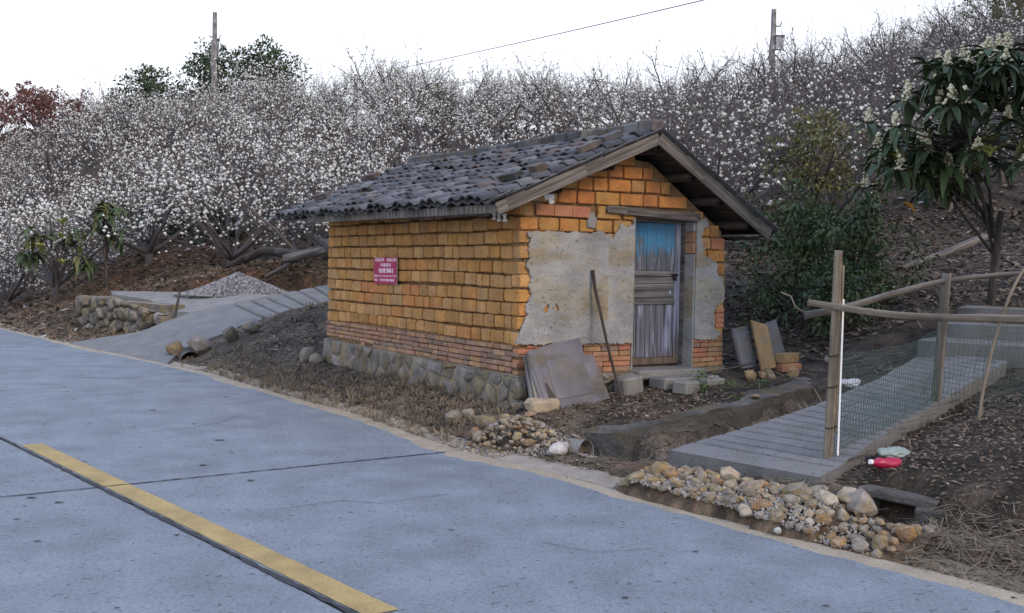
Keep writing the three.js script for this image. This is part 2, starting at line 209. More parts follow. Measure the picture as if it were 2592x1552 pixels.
const leafMat = (key, c, tr = 0.25) => { const m = new THREE.MeshPhysicalMaterial({ color: C(...c), roughness: 0.6, transmission: tr, thickness: 0, side: THREE.DoubleSide }); m.name = key; return M[key] = m; };
leafMat('leafDark', [0.055, 0.085, 0.035], 0); leafMat('leafMid', [0.07, 0.105, 0.035], 0); leafMat('leafOlive', [0.12, 0.12, 0.035], 0); leafMat('leafYellow', [0.34, 0.36, 0.09], 0); leafMat('leafRed', [0.17, 0.075, 0.06], 0); leafMat('leafBlue', [0.05, 0.08, 0.055], 0); leafMat('leafOrange', [0.5, 0.24, 0.03], 0);

// ---------------------------------------------------------------- terrain
const EDGE = [[40, 40], [15.5, 9.9], [2.73, -5.47], [1.96, -6.36], [0.83, -7.8], [0.23, -8.59], [-0.49, -9.35], [-0.93, -10.06], [-1.74, -11.43], [-2.68, -12.66], [-4.4, -15.11], [-6.46, -17.46], [-8.16, -19.35], [-11.28, -23.08], [-18, -31.5], [-40, -58]];
function nd(x, z) {   // distance from the road's edge, positive on the hut's side
  let best = 1e9, s = 1; for (let i = 1; i < EDGE.length; i++) { const [ax, az] = EDGE[i - 1], [bx, bz] = EDGE[i], dx = bx - ax, dz = bz - az, t = clamp(((x - ax) * dx + (z - az) * dz) / (dx * dx + dz * dz)), d = Math.hypot(x - ax - dx * t, z - az - dz * t); if (d < best) { best = d; s = dx * (z - az) - dz * (x - ax) > 0 ? 1 : -1; } } return best * s;
}
const CP = [
  // verge and yard
  [2.73, -5.47, 0], [0.83, -7.8, 0], [-0.49, -9.35, 0], [-1.74, -11.43, 0.02], [-4.4, -15.11, 0.02], [-8.16, -19.35, 0.02], [-11.28, -23.08, 0.04], [15, 9, 0.0], [8, 1, 0.05],
  [0.0, -10.4, 0.19], [-0.8, -11.3, 0.18], [-1.5, -12.6, 0.2], [-2.3, -14.2, 0.22], [-2.7, -15.2, 0.26], [-1.0, -10.7, 0.07], [-2.6, -13.2, 0.06], [0.26, -10.1, 0.24], [0.9, -10.5, 0.3], [1.5, -11.2, 0.36], [2.3, -11.8, 0.46], [1.2, -9.7, 0.22], [1.9, -10.1, 0.34], [2.7, -10.9, 0.44], [0.3, -9.6, 0.14], [3.3, -11.8, 0.5], [3.5, -12.6, 0.62], [0, -13, 0.3], [1, -13, 0.4],
  // right: ramp, soil terrace, bank
  [1.7, -8.0, 0.16], [2.5, -8.7, 0.36], [3.2, -9.3, 0.5], [3.9, -9.9, 0.64], [4.4, -10.5, 0.74], [2.4, -7.45, 0.25], [2.97, -7.2, 0.36], [3.3, -6.75, 0.36], [3.56, -7.22, 0.48], [4.2, -8.0, 0.6], [5, -9, 0.8], [4.6, -6.5, 0.5], [7, -6, 0.8], [10, -9, 1.5], [6, -3, 0.4], [12, -2, 1.0],
  [4.4, -12.2, 1.0], [4.35, -14.5, 0.98], [3.3, -15.0, 1.3], [5.3, -14, 1.3], [5.73, -17, 2.0], [7.49, -18, 2.06], [9.22, -19, 2.4], [6.3, -12.5, 1.35], [8, -13, 1.7], [10, -15, 2.2], [14, -14, 3.0],
  // behind the hut and to the left
  [1.5, -17, 1.5], [0, -17.5, 1.25], [-1.5, -18.5, 1.1], [-1, -21, 1.6], [-3, -23, 1.5], [-3.5, -17, 0.62], [-4.1, -16.3, 0.3], [-4.8, -16.6, 0.12], [-2.8, -16.5, 0.5],
  [-3.6, -20, 0.95], [-4.9, -19.2, 0.72], [-5.6, -18.6, 0.42], [-6.2, -18.0, 0.16], [-7.0, -18.4, 0.05], [-6.0, -21.2, 0.82], [-7.4, -22.2, 0.8], [-9.0, -23.9, 0.83], [-8.0, -21.2, 0.05], [-9.2, -22.3, 0.1], [-10.3, -23.6, 0.5], [-7.0, -20.2, 0.1], [-9.87, -24.0, 0.62], [-12.2, -25, 0.8], [-12.1, -27, 1.25], [-14.6, -30, 2.25], [-10, -27, 1.7], [-6.5, -26, 1.66], [-5, -26, 1.9], [-8, -25, 1.2], [-5, -23, 1.15],
  // the hill
  [-22, -37, 2.3], [-12, -34, 3.1], [-5, -30, 2.8], [3, -30, 3.4], [10, -30, 5.0], [3, -23, 2.4], [9, -24, 3.7], [16, -25, 5.2], [20, -30, 7.6], [25, -20, 6], [-16, -40, 4.2], [-6, -38, 5.0], [4, -38, 5.6], [12, -38, 7.2], [22, -40, 10.7], [-24, -48, 4.9], [-12, -46, 6.9], [0, -46, 7.4], [8, -46, 7.2], [16, -46, 9.0], [26, -46, 12.8], [-30, -60, 5.6], [-33, -70, 9.4], [-24, -70, 8.4], [-40, -78, 9.5], [-14, -58, 6.8], [2, -58, 6.6], [14, -58, 7.8], [30, -58, 11], [-60, -100, 9], [-20, -100, 5], [20, -100, 6], [60, -90, 10], [60, -40, 10], [50, 0, 4], [40, -20, 8], [100, -40, 12], [100, 60, 4], [0, -150, 4], [100, -150, 8], [-100, -150, 8],
  // the road and the land across it
  [0, 0, 0], [-4, -8, 0], [-8, -14, 0], [-10, -5, 0], [0, 10, 0], [-30, -30, 0.3], [-30, 20, 0.2], [-60, -40, 1], [-100, 0, 1], [0, 60, 0], [-80, 80, 1], [60, 80, 0], [-50, -70, 3],
];
const tps = (() => {
  const n = CP.length, N = n + 3, A = [], phi = (r2) => r2 < 1e-9 ? 0 : r2 * Math.log(r2);
  for (let i = 0; i < N; i++) A.push(new Float64Array(N + 1));
  for (let i = 0; i < n; i++) { const [x, z, h] = CP[i]; for (let j = 0; j < n; j++) A[i][j] = phi((x - CP[j][0]) ** 2 + (z - CP[j][1]) ** 2); A[i][i] += 0.02; A[i][n] = A[n][i] = 1; A[i][n + 1] = A[n + 1][i] = x; A[i][n + 2] = A[n + 2][i] = z; A[i][N] = h; }
  for (let c = 0; c < N; c++) { let p = c; for (let r = c + 1; r < N; r++) if (Math.abs(A[r][c]) > Math.abs(A[p][c])) p = r; [A[c], A[p]] = [A[p], A[c]]; for (let r = 0; r < N; r++) if (r !== c && A[r][c]) { const f = A[r][c] / A[c][c]; for (let k = c; k <= N; k++) A[r][k] -= f * A[c][k]; } }
  const w = A.map((r, i) => r[N] / r[i]);
  return (x, z) => { let s = w[n] + w[n + 1] * x + w[n + 2] * z; for (let i = 0; i < n; i++) s += w[i] * phi((x - CP[i][0]) ** 2 + (z - CP[i][1]) ** 2); return s; };
})();
const lineDist = (pts, x, z) => { let b = 1e9, tt = 0; for (let i = 1; i < pts.length; i++) { const [ax, az] = pts[i - 1], dx = pts[i][0] - ax, dz = pts[i][1] - az, t = clamp(((x - ax) * dx + (z - az) * dz) / (dx * dx + dz * dz)), d = Math.hypot(x - ax - dx * t, z - az - dz * t); if (d < b) { b = d; tt = i - 1 + t; } } return [b, tt]; };
const DITCH = [[0.78, -9.28], [1.2, -8.95], [1.75, -9.1], [2.5, -9.75], [3.3, -10.6]];
const CAPS = [[[[-6.9, -21.9, 0.92], [-6, -22, 0.93], [-4.7, -21.9, 0.94]], 0.9], [[[-6.8, -17.9, 0.0], [-6.1, -18.1, 0.2], [-5.34, -18.8, 0.54], [-4.43, -19.5, 0.83], [-3.4, -20.1, 1.06], [-1.85, -20.75, 1.25]], 1.1], [[[-8.9, -23.2, 0.84], [-7.2, -21.9, 0.8], [-6.0, -20.9, 0.76], [-5.3, -20.1, 0.78]], 0.6], [[[1.73, -7.8, 0.25], [2.3, -8.26, 0.37], [3.0, -8.88, 0.5], [3.8, -9.65, 0.67], [4.6, -10.5, 0.86]], 0.62]];
function height(x, z) {
  const n = nd(x, z), far = sm(12, 26, -z) ; let h = tps(x, z);
  h += (fbm(x * 2.3, z * 2.3, 201, 4) - 0.5) * lerp(0.09, 0.16, far) + (fbm(x * 0.5, z * 0.5, 207, 3) - 0.5) * lerp(0.04, 0.7, far) * sm(0, 4, n) + (fbm(x * 7, z * 7, 211, 2) - 0.5) * 0.035;
  if (n < 0) h = n > -6.3 ? -0.09 : lerp(-0.03, h, sm(-6.3, -10, n) * 0.8); else h = lerp(-0.02, Math.max(h, 0.004), sm(0, lerp(0.6, 9, sm(21, 34, -z)), n));
  const [d, t] = lineDist(DITCH, x, z); if (d < 0.5) h -= lerp(0.34, 0.2, t / 4) * (1 - sm(0.12, 0.3, d));
  if (n > 0 && x > 2.3 && x < 5 && z > -7.6 && z < -5) { /* lower strip below the terrace wall */ const [d2] = lineDist([[2.35, -7.62], [3.31, -6.67], [4.6, -5.4]], x, z); const side = (3.31 - 2.35) * (z + 7.62) - (-6.67 + 7.62) * (x - 2.35); if (side > 0) h = lerp(h, Math.min(h, 0.03 + 0.05 * fbm(x * 5, z * 5, 3, 2)), sm(0, 0.45, d2)); const dc = Math.hypot(x - 2.45, z + 6.92); if (side > 0.0 && dc < 0.5) h = Math.min(h, lerp(-0.06, h, sm(0.2, 0.45, dc))); }
  for (const [P, hw] of CAPS) { if (Math.abs(x - P[2][0]) > 6 || Math.abs(z - P[2][1]) > 6) continue; const [dd, tt] = lineDist(P, x, z), k = Math.min(P.length - 2, Math.floor(tt)), cap = lerp(P[k][2], P[k + 1][2], tt - k) - 0.09; if (h > cap) h = lerp(cap, h, sm(hw, hw + 0.5, dd)); }
  return h;
}
const axis = (segs) => { const o = []; for (const [a, b, s] of segs) { const k = Math.max(1, Math.round((b - a) / s)); for (let i = 0; i < k; i++) o.push(lerp(a, b, i / k)); } o.push(segs[segs.length - 1][1]); return o; };
{
  const xs = axis([[-160, -40, 6], [-40, -16, 1], [-16, -9, 0.3], [-9, -1.6, 0.15], [-1.6, 4.6, 0.075], [4.6, 10, 0.25], [10, 40, 1], [40, 160, 6]]);
  const zs = axis([[-170, -60, 6], [-60, -32, 1], [-32, -24, 0.5], [-24, -12.6, 0.17], [-12.6, -5.3, 0.075], [-5.3, 0, 0.5], [0, 20, 2], [20, 90, 7]]);
  const p = [], uv = [], col = [], ix = [], nx = xs.length;
  for (const z of zs) for (const x of xs) {
    p.push(x, height(x, z), z); uv.push(x, z); const n = nd(x, z), a = fbm(x * 1.1, z * 1.1, 221, 4), b = fbm(x * 0.35 + 7, z * 0.35, 223, 3), f = fbm(x * 4, z * 4, 225, 3);
    let c = [0.235, 0.18, 0.13]; const mixc = (d, t) => { c = c.map((v, i) => lerp(v, d[i], t)); };
    mixc([0.30, 0.17, 0.09], sm(0.5, 0.7, b) * 0.8); mixc([0.13, 0.105, 0.08], sm(0.45, 0.65, a) * 0.75);
    mixc([0.115, 0.09, 0.07], sm(2.2, 3.2, x - 0.3 * (z + 7.5)) * (z > -24 ? 0.85 : 0.4)); mixc([0.24, 0.13, 0.07], z < -23 && x < 0 ? sm(0.4, 0.6, b) * 0.7 : 0);
    { const [dd] = lineDist(DITCH, x, z); mixc([0.24, 0.215, 0.185], 1 - sm(0.22, 0.4, dd)); } mixc([0.30, 0.25, 0.195], n > 0 && n < 3 && x < 1 && z > -17 ? 0.55 : 0); mixc([0.36, 0.29, 0.21], (1 - sm(0.1, 0.75, n + 0.9 * (f - 0.5))) * (z > -26 ? 1 : 0)); const k = 0.8 + 0.45 * f; col.push(c[0] * k, c[1] * k, c[2] * k);
  }
  for (let j = 0; j + 1 < zs.length; j++) for (let i = 0; i + 1 < nx; i++) { const a = j * nx + i; ix.push(a, a + nx, a + nx + 1, a, a + nx + 1, a + 1); }
  const g = new THREE.BufferGeometry(); g.setAttribute('position', new THREE.Float32BufferAttribute(p, 3)); g.setAttribute('uv', new THREE.Float32BufferAttribute(uv, 2)); g.setAttribute('color', new THREE.Float32BufferAttribute(col, 3)); g.setIndex(ix); g.computeVertexNormals();
  struct(mesh('ground', g, M.ground)).userData.label = 'bare brown soil of the verge and hillside';
}

// ---------------------------------------------------------------- road: concrete slabs, tarred joints, paint
const RD = [-0.652, -0.758], JD = [0.83, -0.558];   // along the road; along a joint
const edgeAt = (t) => { const [a, b] = [[-0.57, -9.34], RD]; return [a[0] + b[0] * t, a[1] + b[1] * t]; };
const road = new THREE.Group(); road.name = 'road'; struct(road); road.userData.label = 'grey-blue concrete village road with a yellow dashed centre line'; scene.add(road);
{
  const base = new MB(), W = 6.4; const along = []; for (let t = -60; t <= 60; t += 2) along.push(t);
  const inner = (t, k) => { const [ex, ez] = edgeAt(t); const q = 2.96 * k; return [ex - JD[0] * q, ez - JD[1] * q]; };   // k lanes out from the hut-side edge
  along.forEach((t, i) => { const a = inner(t, -0.02), b = inner(t, 2.06), r = base.v(a[0], -0.02, a[1], a[0], a[1]); base.v(b[0], -0.02, b[1], b[0], b[1]); if (i) base.quad(r - 2, r - 1, r + 1, r); });
  // the edge follows the measured line, so the first lane's outer side is read from EDGE
  const edgeX = (t) => { const o = inner(t, 0), dx = JD[0], dz = JD[1]; let lo = -3, hi = 3; for (let i = 0; i < 24; i++) { const m = (lo + hi) / 2; nd(o[0] + dx * m, o[1] + dz * m) > 0 ? hi = m : lo = m; } return lo; };
  mesh('tar_joint', base.geo(), M.tar, road);
  const L = 6.2, t0 = -0.0;
  for (let k = -5; k < 8; k++) for (let lane = 0; lane < 2; lane++) {
    const m = new MB(), nt = 26, nn = 14, rows = [], up = [], dn = []; const ta = t0 + k * L, seed = k * 7 + lane + 400;
    for (let i = 0; i <= nt; i++) { const row = []; for (let j = 0; j <= nn; j++) {
      let t = ta + lerp(0.009, L - 0.009, i / nt), q = lane + j / nn; if (i === 0 || i === nt) t += (fbm(j * 1.3 + lane * 14, k * 3, 71, 2) - 0.5) * 0.03;
      let [x, z] = inner(t, q); if (lane === 0) { const e = edgeX(t) * (1 - q); x += JD[0] * (e + (j === 0 ? (fbm(t * 2, 3, 9, 3) - 0.5) * 0.12 : 0)); z += JD[1] * e; }
      const sep = lane === 0 ? (j === nn ? 0.018 : 0) : (j === 0 ? -0.018 : 0); const wob = (j === nn && lane === 0) || (j === 0 && lane === 1) ? (fbm(t * 1.1, 4 + lane * 9, 77, 3) - 0.5) * 0.03 : 0; x += JD[0] * (sep + wob); z += JD[1] * (sep + wob);
      const y = 0.004 * (fbm(x * 0.8, z * 0.8, 5, 2) - 0.5); row.push(m.v(x, y, z, x, z)); const c = 0.92 + 0.1 * (fbm(x * 0.7 + 3, z * 0.7, 13, 4) - 0.5) + 0.14 * (fbm(x * 5, z * 5, 15, 3) - 0.5) - 0.07 * sm(0.62, 0.72, fbm(x * 1.7, z * 1.7, 19, 3)); m.c.push(c, c, c);
    } rows.push(row); }
    for (let i = 1; i <= nt; i++) for (let j = 0; j < nn; j++) m.quad(rows[i - 1][j], rows[i][j], rows[i][j + 1], rows[i - 1][j + 1]);
    const rim = [...rows.map((r) => r[0]), ...rows[nt].slice(1, -1), ...rows.map((r) => r[nn]).reverse(), ...rows[0].slice(1, -1).reverse()];
    for (const i of rim) { const x = m.p[i * 3], y = m.p[i * 3 + 1], z = m.p[i * 3 + 2]; up.push(m.v(x, y, z, x, z)); dn.push(m.v(x, y - 0.16, z, x, z + 0.1)); m.c.push(0.7, 0.7, 0.7, 0.7, 0.7, 0.7); }
    for (let i = 0; i < rim.length; i++) { const j = (i + 1) % rim.length; m.quad(up[i], up[j], dn[j], dn[i]); }
    const g = m.geo(); mesh('slab', g, M.slab, road); M.slab.side = THREE.DoubleSide;
  }
  // yellow dashes
  const mid = (t) => inner(t, 0.957), R = rng(8);
  for (const [a, b] of [[-3.55, 2.1], [-15.5, -9.8], [8.1, 13.8], [20, 26]]) {
    const m = new MB(), n = 60; for (let i = 0; i <= n; i++) { const t = lerp(a, b, i / n), [x, z] = mid(t), w = 0.078 + (R() - 0.5) * 0.006, w2 = 0.078 + (R() - 0.5) * 0.006; for (let j = 0; j <= 6; j++) { const q = lerp(-w, w2, j / 6), px = x + JD[0] * q * 1.15, pz = z + JD[1] * q * 1.15; m.v(px, 0.0042, pz, px, pz); const c = 0.9 + 0.3 * (fbm(px * 6, pz * 6, 33, 3) - 0.5); m.c.push(c, c, c); } if (i) for (let j = 0; j < 6; j++) { const r = i * 7 + j; m.quad(r - 7, r, r + 1, r - 6); } }
    const y = mesh('lane_marking', m.geo(), M.yellow, road); M.yellow.side = THREE.DoubleSide; y.userData.label = 'worn yellow dash of the centre line';
  }
  // sealed cracks and small spots of tar and leaves on the slabs
  const crack = (pts, w, name = 'tar_seam') => { const m = new MB(), R2 = rng(pts.length * 31 + 5); let fine = []; for (let i = 1; i < pts.length; i++) for (let s = 0; s < 14; s++) fine.push([lerp(pts[i - 1][0], pts[i][0], s / 14), lerp(pts[i - 1][1], pts[i][1], s / 14)]); fine.forEach(([x, z], i) => { const q = fine[Math.min(fine.length - 1, i + 1)], o = fine[Math.max(0, i - 1)], dx = q[0] - o[0], dz = q[1] - o[1], l = Math.hypot(dx, dz) || 1, ww = w * (0.35 + 0.9 * R2()), j = 0.012 * (R2() - 0.5); const nx = -dz / l, nz = dx / l; m.v(x + nx * (j - ww), 0.0062, z + nz * (j - ww), x, z); m.v(x + nx * (j + ww), 0.0062, z + nz * (j + ww), x, z); if (i) { const b = i * 2; m.quad(b - 2, b, b + 1, b - 1); } }); mesh(name, m.geo(), M.tar, road); };
  const c0 = []; for (let t = -7; t < 3.3; t += 1.1) { const [x, z] = inner(t, 1.0); c0.push([x, z]); } crack(c0, 0.021);
  crack([[-5.95, -14.4], [-5.4, -14.35], [-5.05, -14.5]], 0.012); const c1 = []; for (let q = 0; q <= 1.02; q += 0.17) c1.push(inner(0, q)); crack(c1, 0.012); crack([inner(0, 1), inner(0.02, 1.5), inner(-0.03, 2)], 0.011); crack([[-1.6, -7.1], [-1.2, -7.4], [-0.9, -7.35], [-0.4, -7.7]], 0.0035); crack([[-3.3, -10.2], [-3.0, -10.7], [-2.9, -11.3]], 0.004); crack([[0.2, -6.4], [0.5, -6.2], [0.9, -6.3]], 0.003);
  M.tar.side = THREE.DoubleSide;
  const spots = new MB(); for (let i = 0; i < 150; i++) { const t = -9 + R() * 18, q = R() * 2; const [x, z] = inner(t, q); const r = 0.008 + 0.022 * R() * R(), k = R() * 3, b = spots.v(x, 0.0075, z); for (let s = 0; s < 7; s++) { const a = s / 7 * 6.28; spots.v(x + Math.cos(a + k) * r * (0.7 + 0.6 * R()) * 1.6, 0.0075, z + Math.sin(a + k) * r * (0.5 + 0.6 * R())); } for (let s = 0; s < 7; s++) spots.tri(b, b + 1 + (s + 1) % 7, b + 1 + s); }
  const sp = mesh('tar_spots', spots.geo(), M.tar, road); sp.userData.kind = 'stuff';
  // sand drifted over the slab edge
  const sd = new MB(); let prev = null; for (let t = -20; t < 40; t += 0.06) { const o = inner(t, 0), e = edgeX(t), w = 0.01 + 0.3 * fbm(t * 0.7, 2, 91, 4) * (0.7 + 0.6 * vnoise(t * 7, 3, 95)), w2 = 0.3, x0 = o[0] + JD[0] * (e - w), z0 = o[1] + JD[1] * (e - w), row = [[x0, -0.008, z0]]; for (const d of [0.02, 0.12, w2]) { const x = o[0] + JD[0] * (e + d), z = o[1] + JD[1] * (e + d); row.push([x, Math.max(height(x, z) + 0.008, d < 0.05 ? 0.012 : -1), z]); } const ids = row.map((q) => sd.v(q[0], q[1], q[2], q[0], q[2])); if (prev) for (let k = 0; k < 3; k++) sd.quad(prev[k], prev[k + 1], ids[k + 1], ids[k]); prev = ids; }
  M.sand.side = THREE.DoubleSide; struct(mesh('sand_edge', sd.geo(), M.sand)).userData.label = 'pale sand drifted along the edge of the road';
}

// ---------------------------------------------------------------- paths, steps, ditch
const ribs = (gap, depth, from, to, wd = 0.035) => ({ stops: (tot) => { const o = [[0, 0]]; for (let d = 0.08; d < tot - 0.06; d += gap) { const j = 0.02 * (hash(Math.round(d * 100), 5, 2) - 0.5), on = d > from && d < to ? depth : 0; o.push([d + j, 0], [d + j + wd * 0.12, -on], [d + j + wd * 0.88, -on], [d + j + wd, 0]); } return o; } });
const pv = (a) => a.map((q) => V(...q));
const rampL = pv([[1.27, 0.25, -8.27], [1.95, 0.36, -8.75], [2.81, 0.5, -9.4], [3.65, 0.68, -10.2], [4.41, 0.87, -11.04]]), rampR = pv([[2.19, 0.25, -7.32], [2.65, 0.38, -7.78], [3.17, 0.51, -8.36], [3.9, 0.67, -9.1], [4.75, 0.85, -10.0]]);
{
  const r = strip(rampL, rampR, { across: 12, prof: ribs(0.15, 0.025, 0.1, 9, 0.038), skirt: 0.13, jit: 0.02, seed: 3 });
  M.path.side = THREE.DoubleSide; M.oldconc.side = THREE.DoubleSide; M.cement.side = THREE.DoubleSide;
  const g = new THREE.Group(); g.name = 'footpath'; struct(g); g.userData.label = 'ribbed concrete ramp rising from the road to the steps'; scene.add(g); mesh('ribbed_slab', r, M.path, g);
  // rubble footing under the ramp
  const low = (a, dx, dy, dz) => a.map((q) => q.clone().add(V(dx, dy, dz))); mesh('footing', strip(low(rampL, 0.05, -0.125, 0.0), low(rampR, -0.04, -0.125, -0.06), { skirt: 0.3, jit: 0.03, seed: 8, across: 4 }), M.oldconc, g);
  const st = new THREE.Group(); st.name = 'stone_steps'; tag(st, 'three grey concrete steps at the top of the ribbed ramp', 'steps'); scene.add(st);
  const S = [[[4.17, 0.98, -10.75], [5.6, 0.98, -9.75], 0.9], [[4.62, 1.13, -11.35], [6.1, 1.13, -10.4], 0.9], [[5.1, 1.28, -11.95], [6.8, 1.28, -11.0], 2.0]];
  for (const [a, b, dp] of S) { const n = V(b[2] - a[2], 0, -(b[0] - a[0])).normalize(); if (n.z > 0) n.negate(); const A = V(...a), B = V(...b); mesh('step', strip([A, A.clone().addScaledVector(n, dp)], [B, B.clone().addScaledVector(n, dp)], { step: 0.3, across: 6, skirt: 0.3, jit: 0.03, seed: Math.round(a[0] * 10) }), M.path, st); }
  // path on the left
  const pl = pv([[-8.3, 0.01, -19.6], [-6.75, 0.3, -18.95], [-5.9, 0.66, -19.6], [-4.85, 0.92, -20.2], [-3.7, 1.15, -20.9], [-2.0, 1.32, -21.6]]), pr = pv([[-5.33, 0.01, -16.2], [-5.45, 0.16, -17.3], [-4.78, 0.43, -18.05], [-4.0, 0.75, -18.9], [-3.1, 0.98, -19.3], [-1.7, 1.18, -19.9]]);
  const p2 = new THREE.Group(); p2.name = 'footpath_001'; struct(p2); p2.userData.label = 'ribbed concrete path climbing behind the hut'; scene.add(p2);
  mesh('ribbed_slab', strip(pl, pr, { across: 10, prof: ribs(0.3, 0.05, 2.2, 7.5, 0.08), skirt: 0.16, jit: 0.05, seed: 14 }), M.path, p2);
  const ca = pv([[-8.75, 0.8, -23.0], [-7.45, 0.76, -21.6], [-6.6, 0.6, -20.35], [-6.0, 0.62, -19.75]]), cb = pv([[-9.0, 0.86, -23.5], [-7.0, 0.9, -22.2], [-5.4, 0.94, -21.4], [-4.7, 0.95, -20.45]]);
  struct(mesh('cement_apron', strip(ca, cb, { across: 8, step: 0.3, skirt: 0.2, jit: 0.06, seed: 19 }), M.cement)).userData.label = 'smooth cement apron under the gravel heap';
  // concrete apron at the roadside by the ditch
  const aa = pv([[-0.15, 0.012, -9.0], [0.25, 0.012, -8.55], [0.8, 0.012, -7.95]]), ab = pv([[0.2, 0.035, -9.3], [0.62, 0.03, -9.28], [1.02, 0.03, -8.72]]);
  struct(mesh('roadside_apron', strip(aa, ab, { across: 6, step: 0.15, skirt: 0.3, jit: 0.05, seed: 23 }), mat('apron', [0.46, 0.41, 0.345], { map: T.grain, bump: T.grainB, bs: 0.006, k: 0.8, side: THREE.DoubleSide }))).userData.label = 'sandy concrete apron between the road and the ditch';
}
{
  // the low wall that holds the yard above the ditch
  const yt = pv([[0.7, 0.15, -9.52], [1.0, 0.22, -9.3], [1.35, 0.3, -9.3], [1.75, 0.38, -9.42], [2.2, 0.42, -9.75], [2.62, 0.46, -10.2], [3.05, 0.49, -10.75], [3.38, 0.5, -11.3]]), yb = yt.map((q, i) => q.clone().add(V(-0.12 - 0.05 * (i % 2), 0.015, -0.16)));
  const w = mesh('ditch_wall', strip(yb, yt, { step: 0.05, across: 5, skirt: 0.5, jit: 0.12, seed: 31 }), M.oldconc); tag(w, 'low crumbling grey wall holding the yard above the ditch', 'wall');
  // culvert pipe mouth
  const p = thing('culvert_pipe', 'round concrete pipe mouth opening into the ditch behind the white stone', 'pipe', [0.62, 0.0, -9.42], 0.95); const mk = (r0, r1) => { const s = new THREE.Shape(); s.absarc(0, 0, r1, 0, 6.2832); const h = new THREE.Path(); h.absarc(0, 0, r0, 0, 6.2832, true); s.holes.push(h); return boxUV(new THREE.ExtrudeGeometry(s, { depth: 0.7, bevelEnabled: true, bevelSize: 0.008, bevelThickness: 0.008, bevelSegments: 1, curveSegments: 20 })); };
  const ring = mesh('pipe_wall', mk(0.135, 0.19), M.cement, p); ring.position.z = -0.62; const back = mesh('pipe_bottom', boxUV(new THREE.CylinderGeometry(0.134, 0.134, 0.04, 20).rotateX(1.5708)), M.oldconc, p); back.position.z = -0.6;
  const p2 = thing('culvert_pipe', 'half-buried pipe mouth under boulders at the left path', 'pipe', [-5.15, 0.0, -16.75], 0.5); const r2 = mesh('pipe_wall', mk(0.17, 0.23), M.oldconc, p2); r2.position.z = -0.6; mesh('pipe_bottom', boxUV(new THREE.CylinderGeometry(0.169, 0.169, 0.04, 20).rotateX(1.5708)), M.black, p2).position.z = -0.55;
}

// ---------------------------------------------------------------- the hut. local x runs along the gable, z out of the gable, y up
const HA = 0.562, K0 = [0.0654, 0, -10.6], GW = 2.82, LZ = 5.05;
const hp = (x, y, z) => V(K0[0] + x * Math.cos(HA) + z * Math.sin(HA), y, K0[2] - x * Math.sin(HA) + z * Math.cos(HA));
const hutThing = (name, label, cat, group) => thing(name, label, cat, K0, HA, group);   // a thing placed in the hut's own axes
const hut = thing('adobe_hut', 'small adobe brick hut with dark tiled roof and worn blue door', 'hut', K0, HA);
const RX = 1.49, RY = 3.06, ELX = -0.48, ELY = 2.25, ERX = 3.13, ERY = 2.1, ZF = 0.35, ZB = -5.55;
const roofY = (x) => x < RX ? lerp(ELY, RY, (x - ELX) / (RX - ELX)) : lerp(RY, ERY, (x - RX) / (ERX - RX));
const box = (w, h, d, x, y, z) => boxUV(new THREE.BoxGeometry(w, h, d).translate(x, y, z));
